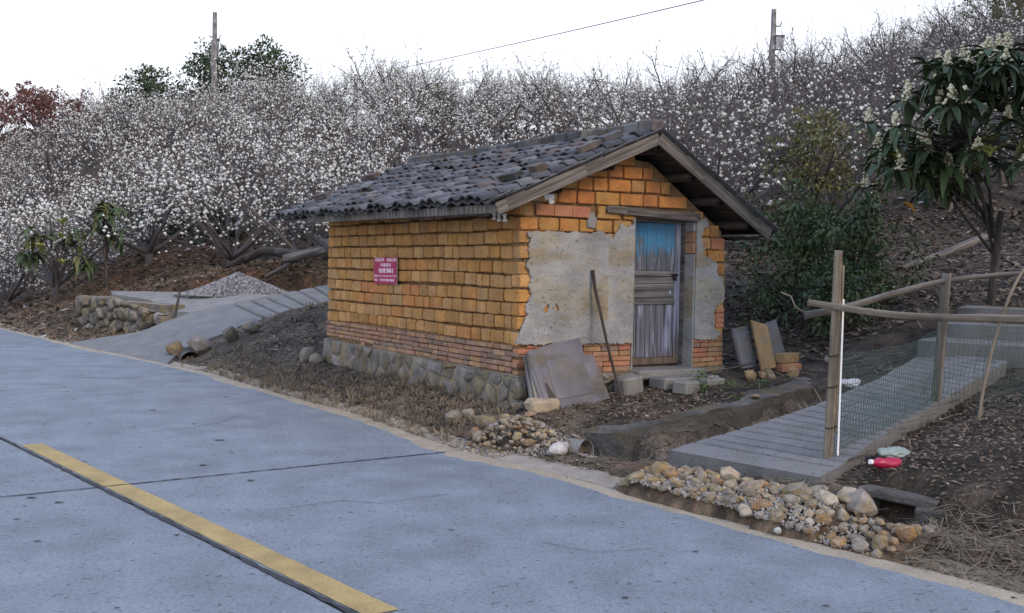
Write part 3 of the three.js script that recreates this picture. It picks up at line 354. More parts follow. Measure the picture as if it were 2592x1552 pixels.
{
  const R = rng(77);
  // cores: mud walls behind the facing blocks
  const longWall = mesh('long_wall', mergeGeometries([box(0.2, 1.52, LZ - 0.05, 0.175, 1.61, -LZ / 2), box(0.22, 0.34, LZ - 0.05, 0.14, 0.71, -LZ / 2), box(0.26, 0.9, LZ, 0.13, 0.12, -LZ / 2)]), M.mud, hut);
  const gs = new THREE.Shape(); const dl = 1.46, dr = 2.35, dt = 2.21;
  gs.moveTo(0.04, -0.3); gs.lineTo(GW - 0.04, -0.3); gs.lineTo(GW - 0.04, roofY(GW) - 0.18); gs.lineTo(1.7, 2.82); gs.lineTo(1.3, 2.86); gs.lineTo(0.04, roofY(0.04) - 0.08); gs.closePath();
  const hole = new THREE.Path(); hole.moveTo(dl, 0.5); hole.lineTo(dl, dt); hole.lineTo(dr, dt); hole.lineTo(dr, 0.5); hole.closePath(); gs.holes.push(hole);
  const gable = mesh('gable_wall', boxUV(new THREE.ExtrudeGeometry(gs, { depth: 0.24, bevelEnabled: false }).translate(0, 0, -0.285)), M.mud, hut);
  const rest = mesh('rear_walls', mergeGeometries([box(0.25, 2.3, LZ - 0.6, GW - 0.14, 1.0, -LZ / 2 - 0.1), box(GW - 0.1, 2.3, 0.25, GW / 2, 1.0, -LZ + 0.13), box(GW - 0.9, 0.4, 0.25, GW / 2, 2.35, -LZ + 0.13)]), M.mud, hut);
  mesh('earth_floor', box(GW - 0.3, 0.1, LZ - 0.3, GW / 2, 0.5, -LZ / 2), M.mortar, hut);
  const pick = (a) => a[Math.floor(R() * a.length)];
  const redAt = (u, y) => fbm(u * 0.9, y * 1.6, 301, 2) > 0.6;
  // adobe courses on the long wall (u runs from the gable corner backwards)
  const CH = 0.1465; let count = 0;
  for (let k = 0; k < 10; k++) {
    const y0 = 0.86 + k * CH, sag = (u) => 0.02 * (fbm(u * 0.8, k * 0.7, 311, 2) - 0.5) * 2 - 0.006 * u; let u = k % 2 ? 0 : 0.15;
    while (u < LZ - 0.05) {
      let w = 0.2 + 0.14 * R(); if (R() < 0.13) w = 0.14; if (LZ - u - w < 0.12) w = LZ - u; w = Math.min(w, LZ - u);
      const h = CH - 0.013 - 0.006 * R(), dpt = k % 2 && u === 0 ? 0.15 : 0.1, broken = k === 9 && R() < 0.25;
      const b = mesh('adobe_block', adobeBlock(w - 0.014 - 0.01 * R(), (broken ? h * 0.7 : h) - 0.006 * R(), dpt, R).rotateY(-Math.PI / 2), (k === 9 && u > 0.5 && u < 2.4) ? M.brick[3 + 2 * (R() < 0.5)] : redAt(u, y0) && R() < 0.4 ? pick(M.redAdobe) : pick(M.adobe), longWall);
      b.position.set(dpt / 2 + 0.004 + 0.008 * (R() - 0.5), y0 + CH / 2 + sag(u + w / 2), -u - w / 2); b.rotation.set((R() - 0.5) * 0.03, (R() - 0.5) * 0.012, (R() - 0.5) * 0.012); count++; u += w;
    }
  }
  // fired bricks below
  const BH = 0.0555;
  for (let k = 0; k < 5; k++) {
    const y0 = 0.575 + k * BH; let u = k % 2 ? 0 : 0.115;
    while (u < LZ - 0.02) { let w = R() < 0.25 ? 0.125 : 0.225 + 0.03 * R(); if (LZ - u - w < 0.08) w = LZ - u; w = Math.min(w, LZ - u); const far = (0.006 * u) ; if (k === 0 && u > 3.2 && R() < 0.6) { u += w; continue; }
      const b = mesh('brick', chamferBox(0.11, BH - 0.009, w - 0.012, 0.006, 0.008, R, 1), pick(M.brick), longWall); b.position.set(0.055 + 0.012 * (R() - 0.5) - 0.006, y0 + BH / 2 - far + 0.012 * (fbm(u, k, 321, 2) - 0.5), -u - w / 2); b.rotation.set((R() - 0.5) * 0.02, (R() - 0.5) * 0.03, 0); u += w; }
  }
  // rubble footing
  const pts = []; for (let i = 0; i < 60; i++) { let best = null, bd = -1; for (let t = 0; t < 14; t++) { const q = [R() * (LZ + 0.1) - 0.05, 0.0 + R() * 0.57]; let d = 9; for (const p of pts) d = Math.min(d, Math.hypot((p[0] - q[0]) * 0.75, p[1] - q[1])); if (d > bd) { bd = d; best = q; } } pts.push(best); }
  const foot = mesh('rubble_footing', box(0.3, 0.72, LZ + 0.1, 0.13, 0.2, -LZ / 2), M.mortar, hut);
  voronoiCells(pts, [[-0.06, -0.05], [LZ + 0.06, -0.05], [LZ + 0.06, 0.55], [-0.06, 0.58]]).forEach((c) => { if (c.length < 3) return; const g = pillow(c, 0.025 + 0.035 * R(), 0.005 + 0.006 * R(), R); const s = mesh('foundation_stone', g, pick(M.rubble), foot); s.rotation.y = -Math.PI / 2; s.position.x = 0.004; s.scale.x = -1; s.material.side = THREE.DoubleSide; s.scale.x = 1; s.rotation.y = -Math.PI / 2; s.position.z = -LZ; });
  // gable: adobe, red adobe and brick
  const PL = [[0.08, 2.01], [0.14, 1.95], [0.10, 1.86], [0.12, 1.77], [0.09, 1.68], [0.135, 1.56], [0.12, 1.46], [0.15, 1.38], [0.08, 1.27], [0.10, 1.16], [0.05, 1.06], [0.01, 0.97], [-0.03, 0.9], [0.1, 0.885], [0.3, 0.87], [0.55, 0.885], [0.8, 0.86], [1.1, 0.87], [1.3, 0.85], [1.455, 0.86], [1.455, 2.14], [1.36, 2.1], [1.27, 2.13], [1.24, 2.05], [1.16, 1.985], [1.08, 2.03], [0.95, 2.05], [0.89, 2.02], [0.75, 2.035], [0.6, 2.02], [0.41, 2.035], [0.25, 2.02]];
  const PR = [[2.36, 2.2], [2.5, 2.24], [2.52, 2.16], [2.43, 2.1], [2.42, 1.98], [2.47, 1.9], [2.46, 1.83], [2.55, 1.79], [2.66, 1.73], [2.67, 1.6], [2.75, 1.55], [2.8, 1.44], [2.79, 1.3], [2.66, 1.25], [2.64, 1.12], [2.66, 0.98], [2.76, 0.93], [2.68, 0.87], [2.5, 0.86], [2.36, 0.88]];
  const inside = (P, x, y) => { let c = false; for (let i = 0, j = P.length - 1; i < P.length; j = i++) if ((P[i][1] > y) !== (P[j][1] > y) && x < (P[j][0] - P[i][0]) * (y - P[i][1]) / (P[j][1] - P[i][1]) + P[i][0]) c = !c; return c; };
  const hidden = (x0, x1, y0, y1) => [[x0, y0], [x1, y0], [x0, y1], [x1, y1]].every(([x, y]) => inside(PL, x, y) || inside(PR, x, y)) && !(x1 > 0.22 && x0 < 0.55 && y1 > 1.12 && y0 < 1.36);
  for (let k = 0; k < 15; k++) {
    const y0 = 0.86 + k * CH, y1 = y0 + CH; let x = k % 2 ? 0.15 : 0; let xmax = GW; if (y1 > roofY(GW) - 0.16) xmax = RX + (RY - 0.16 - y1) * (ERX - RX) / (RY - ERY); if (xmax < 0.6) continue; let xmin = 0; if (y1 > roofY(0) - 0.02) xmin = RX - (RY - 0.0 - y1) * (RX - ELX) / (RY - ELY);
    if (xmin > x) x = xmin + 0.1 * R();
    while (x < xmax - 0.1) {
      let w = 0.19 + 0.14 * R(); if (xmax - x - w < 0.12) w = xmax - x; const mid = x + w / 2; if (y0 < dt && x < dr && x + w > dl) { if (x < dl - 0.06) w = dl - x; else { x = dr; continue; } }
      if (hidden(x + 0.02, x + w - 0.02, y0 + 0.01, y1 - 0.01)) { x += w; continue; }
      if (k === 9 && mid > 0.17 && mid < 0.88) { x += w; continue; }
      const right = x > dr - 0.01, isBrick = right && (k === 7 && R() < 0.7 || k === 3 || k === 8 && R() < 0.2), top = k >= 10 && R() < 0.55;
      const b = mesh('adobe_block', adobeBlock(w - 0.013 - 0.01 * R(), CH - 0.012 - 0.008 * R(), k % 2 === 0 && x === 0 ? 0.15 : 0.1, R), isBrick ? pick(M.pink) : top ? pick(M.redAdobe) : redAt(x + 9, y0) && R() < 0.5 ? pick(M.redAdobe) : pick(M.adobe), gable);
      b.position.set(mid, y0 + CH / 2 + 0.012 * (fbm(mid * 1.2, k, 331, 2) - 0.5), -(k % 2 === 0 && x === 0 ? 0.075 : 0.05) + 0.014 * (R() - 0.5)); b.rotation.set((R() - 0.5) * 0.015, (R() - 0.5) * 0.015, (R() - 0.5) * 0.04); count++; x += w;
    }
  }
  for (let i = 0; i < 3; i++) { const b = mesh('brick', chamferBox(0.222, 0.112, 0.1, 0.004, 0.004, R, 1), M.pink[i], gable); b.position.set(0.30 + i * 0.227, 2.25 - 0.004 * i, -0.036); b.userData.label = 'bright pink fired brick'; }
  const fill = mesh('adobe_block', chamferBox(0.14, 0.12, 0.1, 0.012, 0.01, R), M.adobe[3], gable); fill.position.set(0.1, 2.24, -0.05);
  for (let k = 0; k < 6; k++) {
    const y0 = 0.55 + k * BH; for (const [a, b0] of [[k % 2 ? 0.115 : 0, dl], [dr, GW]]) { let x = a; while (x < b0 - 0.03) { let w = R() < 0.3 ? 0.12 : 0.22 + 0.03 * R(); if (b0 - x - w < 0.07) w = b0 - x; w = Math.min(w, b0 - x); const br = mesh('brick', chamferBox(w - 0.009, BH - 0.006, 0.11, 0.005, 0.006, R, 1), R() < 0.35 ? pick(M.pink) : pick(M.brick), gable); br.position.set(x + w / 2, y0 + BH / 2, -0.055 + 0.012 * (R() - 0.5)); br.rotation.y = (R() - 0.5) * 0.03; x += w; } }
  }
  // small bricks toothed into the right edge
  for (let k = 0; k < 4; k++) { const b = mesh('brick', chamferBox(0.13, 0.05, 0.1, 0.005, 0.006, R), pick(M.pink), gable); b.position.set(2.745, 1.02 + k * 0.058, -0.035); }
  // gable footing
  const f2 = mesh('gable_footing', boxUV(new THREE.BoxGeometry(GW + 0.04, 0.8, 0.26).translate(GW / 2, 0.15, -0.11)), M.mortar, hut);
  const pts2 = []; for (let i = 0; i < 22; i++) { let best = null, bd = -1; for (let t = 0; t < 12; t++) { const q = [R() * 1.45, 0.02 + R() * 0.52]; let d = 9; for (const p of pts2) d = Math.min(d, Math.hypot(p[0] - q[0], p[1] - q[1])); if (d > bd) { bd = d; best = q; } } pts2.push(best); }
  voronoiCells(pts2, [[-0.05, -0.05], [1.48, -0.05], [1.48, 0.54], [-0.05, 0.54]]).forEach((c) => { if (c.length > 2) mesh('foundation_stone', pillow(c, 0.05 + 0.05 * R(), 0.012, R), pick(M.rubble), f2).position.z = 0.01; });
  // plaster, with two holes where the adobe shows
  const plaster = (P, holes = []) => { const s = new THREE.Shape(); const fine = []; P.forEach((a, i) => { const b = P[(i + 1) % P.length], n = Math.max(1, Math.round(Math.hypot(a[0] - b[0], a[1] - b[1]) / 0.022)); for (let t = 0; t < n; t++) { const straight = (a[0] === b[0] && a[0] > 1.3); const j = straight ? 0 : 0.026; fine.push([lerp(a[0], b[0], t / n) + (R() - 0.5) * j, lerp(a[1], b[1], t / n) + (R() - 0.5) * j]); } }); fine.forEach(([x, y], i) => i ? s.lineTo(x, y) : s.moveTo(x, y)); s.closePath(); for (const [cx, cy, rx, ry, tl] of holes) { const h = new THREE.Path(); for (let a = 0; a < 12; a++) { const t = a / 12 * 6.283, k = 0.8 + 0.4 * R(); const X = Math.cos(t) * rx * k, Y = Math.sin(t) * ry * k; const px = cx + X * Math.cos(tl) - Y * Math.sin(tl), py = cy + X * Math.sin(tl) + Y * Math.cos(tl); a ? h.lineTo(px, py) : h.moveTo(px, py); } h.closePath(); s.holes.push(h); } return boxUV(new THREE.ExtrudeGeometry(s, { depth: 0.02, bevelEnabled: true, bevelSize: 0.006, bevelThickness: 0.006, bevelSegments: 1 })); };
  mesh('plaster', plaster(PL, [[0.33, 1.235, 0.03, 0.055, -0.5], [0.46, 1.24, 0.022, 0.055, 0.3]]), M.plaster, gable).position.z = 0.004;
  mesh('plaster', plaster(PR), M.plaster, gable).position.z = 0.003;
  mesh('plaster', plaster([[0.85, 2.1], [0.93, 2.08], [0.95, 2.16], [0.91, 2.24], [0.86, 2.22], [0.84, 2.15]]), M.plaster, gable).position.z = -0.006;
  const rv = mesh('door_reveal', mergeGeometries([box(0.02, 1.28, 0.25, dr - 0.01, 1.19, -0.118), box(0.02, 1.66, 0.25, dl + 0.01, 1.38, -0.118)]), M.plaster, gable);
  for (let k = 0; k < 3; k++) { const b = mesh('brick', chamferBox(0.06, 0.115, 0.22, 0.006, 0.006, R), k < 2 ? M.brick[k] : M.plaster, gable); b.position.set(dr + 0.012, 1.9 + k * 0.12, -0.12); }
  // lintel
  const lin = mesh('lintel', chamferBox(1.32, 0.085, 0.2, 0.008, 0.012, R, 1), M.greyWood, hut); lin.position.set(1.73, 2.265, -0.06); lin.rotation.z = -0.035; lin.geometry.attributes.uv.array.forEach((v, i, a) => { if (i % 2 === 0) { const t = a[i]; a[i] = a[i + 1]; a[i + 1] = t; } });
  // sill
  const sill = mesh('door_sill', chamferBox(0.95, 0.09, 0.4, 0.012, 0.012, R), M.cement, hut); sill.position.set(1.92, 0.515, -0.02);

  // door: stiles, rails and boards, paint worn to grey wood
  const paint = tex(256, (u, v) => { const st = fbm(u * 30, v * 3, 401, 4), bl = fbm(u * 8, v * 4, 405, 4); const edge = sm(0.02, 0.3, u) * (1 - sm(0.84, 0.99, u)) * sm(-0.05, 0.6, v - 0.3 * (st - 0.5)); const p = 0.9 * sm(0.25, 0.75, edge * 0.9 + (bl - 0.5) * 0.8 + (st - 0.5) * 1.1); const wv = 0.42 + 0.28 * (fbm(u * 50, v * 2, 409, 3) - 0.5), ww = vnoise(u * 60, v * 5, 411) > 0.86 ? 0.22 : 0; const wd = [wv * 1.0 + ww, wv * 1.0 + ww, wv * 1.08 + ww]; const pb = [0.22 + 0.14 * st, 0.52 + 0.12 * st, 0.72 + 0.1 * st], d = sm(0.5, 0.75, bl); return wd.map((c, i) => lerp(c, lerp(pb[i], [0.42, 0.56, 0.66][i], d * 0.5), p)); }, true, 512);
  const low = tex(256, (u, v) => { const st = fbm(u * 30, v * 3, 421, 4), bl = fbm(u * 6, v * 3, 425, 3), mud = sm(0.24, 0.12, v + 0.16 * (bl - 0.5) + 0.12 * (st - 0.5)); const wv = 0.44 + 0.34 * (fbm(u * 46, v * 2, 429, 3) - 0.5); const w2 = sm(0.55, 0.72, fbm(u * 20, v * 2.2, 431, 3)) * 0.16; const c = [wv + w2 * 0.9, wv + w2, wv * 1.08 + w2 * 1.25]; return c.map((x, i) => lerp(x, [0.45, 0.38, 0.32][i] * (0.8 + 0.4 * st), mud)); }, true, 512);
  const door = mesh('door', box(dr - dl - 0.04, 1.68, 0.02, (dl + dr) / 2, 1.38, -0.245), M.darkWood, hut);
  const pm = new THREE.MeshStandardMaterial({ map: paint, roughness: 0.75, bumpMap: T.woodB, bumpScale: 0.003 }), lm = new THREE.MeshStandardMaterial({ map: low, roughness: 0.85, bumpMap: T.woodB, bumpScale: 0.003 });
  const board = (name, x0, x1, y0, y1, z, th, m, panel) => { const g = chamferBox(x1 - x0, y1 - y0, th, 0.003, 0.003, R); const P = g.attributes.position, U = g.attributes.uv; for (let i = 0; i < P.count; i++) { const X = P.getX(i) + (x0 + x1) / 2, Y = P.getY(i) + (y0 + y1) / 2; panel ? U.setXY(i, (X - panel[0]) / (panel[1] - panel[0]), (Y - panel[2]) / (panel[3] - panel[2])) : U.setXY(i, Y * 0.7 + x0 * 3, X * 0.8); } const b = mesh(name, g, m, door); b.position.set((x0 + x1) / 2, (y0 + y1) / 2, z); return b; };
  const DL = dl + 0.03, DR = dr - 0.03, st = 0.075;
  board('stile', DL, DL + st, 0.58, 2.2, -0.225, 0.035, lm, [DL - 0.2, DR, 0.57, 2.6]); mat('doorWood', [0.33, 0.315, 0.325], { map: T.wood, bump: T.woodB, bs: 0.003 }); board('stile', DR - st, DR, 0.58, 2.2, -0.225, 0.035, lm, [DL - 0.1, DR + 0.14, 0.3, 2.4]);
  for (let i = 0; i < 5; i++) { const w = (DR - DL - 2 * st) / 5, x0 = DL + st + i * w; board('plank', x0 + 0.001, x0 + w - 0.001, 1.64, 2.2, -0.232, 0.018, pm, [DL + 0.06, DR - 0.02, 1.62, 2.32]); }
  board('rail', DL + st, DR - st, 1.575, 1.638, -0.225, 0.034, M.doorWood); for (let i = 0; i < 3; i++) board('plank', DL + st, DR - st, 1.335 + i * 0.079, 1.41 + i * 0.079, -0.233 + 0.003 * i, 0.018, M.doorWood);
  board('rail', DL + st, DR - st, 1.26, 1.33, -0.222, 0.04, M.doorWood);
  for (let i = 0; i < 5; i++) { const w = (DR - DL - 2 * st) / 5, x0 = DL + st + i * w; board('plank', x0 + 0.003, x0 + w - 0.003, 0.66, 1.257, -0.232, 0.018, lm, [DL, DR, 0.5, 1.3]); }
  board('rail', DL + st, DR - st, 0.58, 0.657, -0.225, 0.034, lm, [DL, DR, 0.55, 1.6]);
  const hs = board('hasp', DR - st - 0.06, DR - st + 0.04, 1.585, 1.607, -0.2, 0.012, M.black); const lk = board('padlock', DR - st - 0.035, DR - st + 0.01, 1.53, 1.585, -0.195, 0.02, M.black);
  board('keyhole_plate', DR - st - 0.075, DR - st - 0.045, 1.37, 1.41, -0.218, 0.006, mat('paleBlue', [0.38, 0.5, 0.6], {}));
  board('jamb', DR - 0.0, DR + 0.028, 0.57, 2.21, -0.19, 0.09, M.greyWood); board('jamb', DL - 0.028, DL, 0.57, 2.21, -0.19, 0.09, M.greyWood); board('jamb', DL, DR, 2.175, 2.21, -0.19, 0.07, M.greyWood);

  // roof
  const mkDeck = (x0, y0, x1, y1) => { const l = Math.hypot(x1 - x0, y1 - y0), a = Math.atan2(y1 - y0, x1 - x0); return boxUV(new THREE.BoxGeometry(l, 0.022, ZF - ZB - 0.06).applyMatrix4(new THREE.Matrix4().makeRotationZ(a)).translate((x0 + x1) / 2, (y0 + y1) / 2 - 0.015, (ZF + ZB) / 2)); };
  const roof = mesh('roof', mergeGeometries([mkDeck(ELX, ELY, RX, RY), mkDeck(RX, RY, ERX, ERY)]), M.darkWood, hut);
  // purlins under the roof, running out under the gable overhang
  for (const [x, dy] of [[0.25, 0.09], [0.9, 0.09], [1.49, 0.12], [2.0, 0.085], [2.42, 0.085], [2.85, 0.085]]) { const m = new MB(); const y = roofY(x) - dy - 0.01; m.tube([V(x, y, ZF - 0.04), V(x + 0.01, y + 0.01, -1.5), V(x, y, ZB + 0.1)], 0.052, 0.048, 9); mesh('purlin', m.geo(), M.darkWood, roof); }
  for (let i = 0; i < 3; i++) { const b = mesh('eave_plank', boxUV(new THREE.BoxGeometry(0.14, 0.022, 0.5).translate(0, 0, 0)), M.greyWood, roof); b.position.set(2.86 + i * 0.11, 2.05 - i * 0.012 + (i === 1 ? 0.02 : 0), 0.08); b.rotation.y = 0.06 * i; }
  const barge = (x0, y0, x1, y1, h, z) => { const l = Math.hypot(x1 - x0, y1 - y0), a = Math.atan2(y1 - y0, x1 - x0), g = chamferBox(h, l, 0.028, 0.004, 0.008, R, 1); const b = mesh('barge_board', g, M.greyWood, roof); b.position.set((x0 + x1) / 2, (y0 + y1) / 2, z); b.rotation.z = a - Math.PI / 2; return b; };
  barge(ELX - 0.01, ELY - 0.035, RX + 0.005, RY - 0.02, 0.125, ZF); barge(RX, RY - 0.02, ERX + 0.02, ERY - 0.035, 0.13, ZF + 0.004);
  const fas = mesh('eave_board', chamferBox(0.025, 0.085, 4.9, 0.004, 0.01, R, 1), M.greyWood, roof); fas.position.set(ELX - 0.005, ELY - 0.03, ZF - 2.45); const f3 = mesh('eave_board', chamferBox(0.025, 0.09, 5.8, 0.004, 0.01, R, 1), M.darkWood, roof); f3.position.set(ERX, ERY - 0.05, ZF - 2.95);
  // curved tiles
  const arc = (r, half, len, th) => { const m = new MB(), n = 6, row = [[], [], [], []]; for (let i = 0; i <= n; i++) { const a = lerp(-half, half, i / n); for (const [q, rr, z] of [[0, r, 0], [1, r * 0.96, len], [2, r - th, 0], [3, (r - th) * 0.96, len]]) row[q].push(m.v(Math.sin(a) * rr, Math.cos(a) * rr - r * Math.cos(half), z - len / 2, a * r, z)); } const [A, B, D, E] = row; for (let i = 0; i < n; i++) { m.quad(A[i], B[i], B[i + 1], A[i + 1]); m.quad(D[i], D[i + 1], E[i + 1], E[i]); } const g0 = m.geo(); const m2 = new MB(); m2.p = m.p.slice(); m2.t = m.t.slice(); for (let i = 0; i < n; i++) { m2.quad(B[i], E[i], E[i + 1], B[i + 1]); m2.quad(A[i], A[i + 1], D[i + 1], D[i]); } m2.quad(A[0], D[0], E[0], B[0]); m2.quad(A[n], B[n], E[n], D[n]); return mergeGeometries([g0.toNonIndexed(), m2.geo().toNonIndexed()]); };
  const coverG = [0, 1, 2].map((i) => arc(0.112, 1.08 - 0.06 * i, 0.25 - 0.012 * i, 0.018)), panG = arc(0.13, 0.85, 0.24, 0.012);
  const frame = (x0, y0, x1, y1, side) => { const dx = x1 - x0, dy = y1 - y0, l = Math.hypot(dx, dy), d = V(dx / l, dy / l, 0), n = V(-dy / l, dx / l, 0).multiplyScalar(side), u = n.clone().cross(d); return { d, n, u, l }; };
  const place = (F, x0, y0, dist, z, lift, rx, ry, rz, flip) => { const M4 = new THREE.Matrix4().makeBasis(F.u, F.n, F.d); const e = new THREE.Matrix4().makeRotationFromEuler(new THREE.Euler(rx, ry, rz + (flip ? Math.PI : 0))); M4.multiply(e); M4.setPosition(x0 + F.d.x * dist + F.n.x * lift, y0 + F.d.y * dist + F.n.y * lift, z); return M4; };
  const cols = 27, pitch = (ZF - ZB - 0.06) / cols, rows = 11;
  for (const side of [0, 1]) {
    const F = side ? frame(RX, RY, ERX, ERY, 1) : frame(RX, RY, ELX, ELY, -1), ex = (F.l + 0.03) / rows; const pans = [];
    for (let c = 0; c <= cols; c++) { const z = ZF - 0.03 - c * pitch, wob = (fbm(c * 0.4, 3, 441 + side, 2) - 0.5) * 0.05;
      for (let r = 0; r < rows; r++) { const dist = (r + 0.5) * ex + 0.02 + (R() - 0.5) * 0.07, sagy = -0.03 * Math.sin((r + 0.5) / rows * 3.14) * Math.sin(c / cols * 3.14) + (fbm(c * 0.3, r * 0.5, 445, 2) - 0.5) * 0.03;
        pans.push(panG.clone().applyMatrix4(place(F, RX, RY, dist + (R() - 0.5) * 0.02, z + (R() - 0.5) * 0.02, 0.075 + sagy, 0.05, (R() - 0.5) * 0.1, 0, true)));
        if (c === cols) continue; const M4 = place(F, RX, RY, dist, z - pitch / 2 + wob * 0 + (R() - 0.5) * 0.03, 0.066 + sagy + R() * 0.016, -0.13 + (R() - 0.5) * 0.09, (R() - 0.5) * 0.22, (R() - 0.5) * 0.2, false);
        if (side) { pans.push(coverG[0].clone().applyMatrix4(M4)); continue; }
        const t = mesh('roof_tile', coverG[Math.floor(R() * 3)], pick(R() < 0.65 ? M.tiles.slice(0, 3) : M.tiles), roof); t.applyMatrix4(M4);
      } }
    const u = mesh('under_tiles', mergeGeometries(pans), M.tiles[0], roof); u.userData.kind = 'stuff';
  }
  // ridge of stacked tiles
  for (let i = 0; i < 22; i++) { const b = mesh('ridge_tile', chamferBox(0.15 + 0.04 * R(), 0.11 + 0.03 * R(), 0.27, 0.02, 0.02, R, 1), pick(M.tiles.slice(0, 4)), roof); b.position.set(RX + 0.01 * (R() - 0.5), RY + 0.115 - 0.02 * Math.sin(i / 21 * 3.14) + 0.012 * R(), ZF - 0.14 - i * 0.262); b.rotation.set((R() - 0.5) * 0.08, (R() - 0.5) * 0.12, (R() - 0.5) * 0.1); }
  console.log('adobe', count);
  // loose bricks and tiles lying on the roof
  const F = frame(RX, RY, ELX, ELY, -1); let nb = 0;
  for (const [dist, z, turn, label, g, m] of [[1.62, -0.1, 0.3, 'dark brick lying on the roof tiles near the front eave corner', [0.24, 0.07, 0.12], M.tiles[1]], [1.42, 0.12, -0.2, 'brown brick on the roof tiles beside the barge board', [0.22, 0.09, 0.12], M.tiles[3]], [0.72, 0.1, 1.4, 'long dark brick on the roof tiles halfway up the barge board', [0.26, 0.07, 0.11], M.tiles[3]], [0.38, 0.05, 1.5, 'dark brick on the roof tiles just below the ridge end', [0.24, 0.07, 0.12], M.tiles[0]], [0.75, -5.2, 0.2, 'reddish brick on the roof tiles at the rear edge', [0.24, 0.08, 0.12], M.tiles[4]], [1.62, -5.1, 0.5, 'grey brick on the roof tiles at the rear eave', [0.24, 0.08, 0.12], M.tiles[3]]]) {
    const b = mesh('loose_brick', chamferBox(...g, 0.006, 0.006, R, 1), m); const M4 = place(F, RX, RY, dist, z, 0.145, 0, turn, 0, false); b.applyMatrix4(new THREE.Matrix4().makeRotationY(HA).setPosition(...K0).multiply(M4)); tag(b, label, 'brick', 'bricks weighing down the roof tiles');
  }
  const lt = mesh('loose_tile', arc(0.16, 0.6, 0.42, 0.014), M.tiles[2]); lt.applyMatrix4(new THREE.Matrix4().makeRotationY(HA).setPosition(...K0).multiply(place(F, RX, RY, 1.35, -4.2, 0.15, 0, 0.9, 0, false))); tag(lt, 'slipped long tile lying askew on the far end of the roof', 'tile');
}
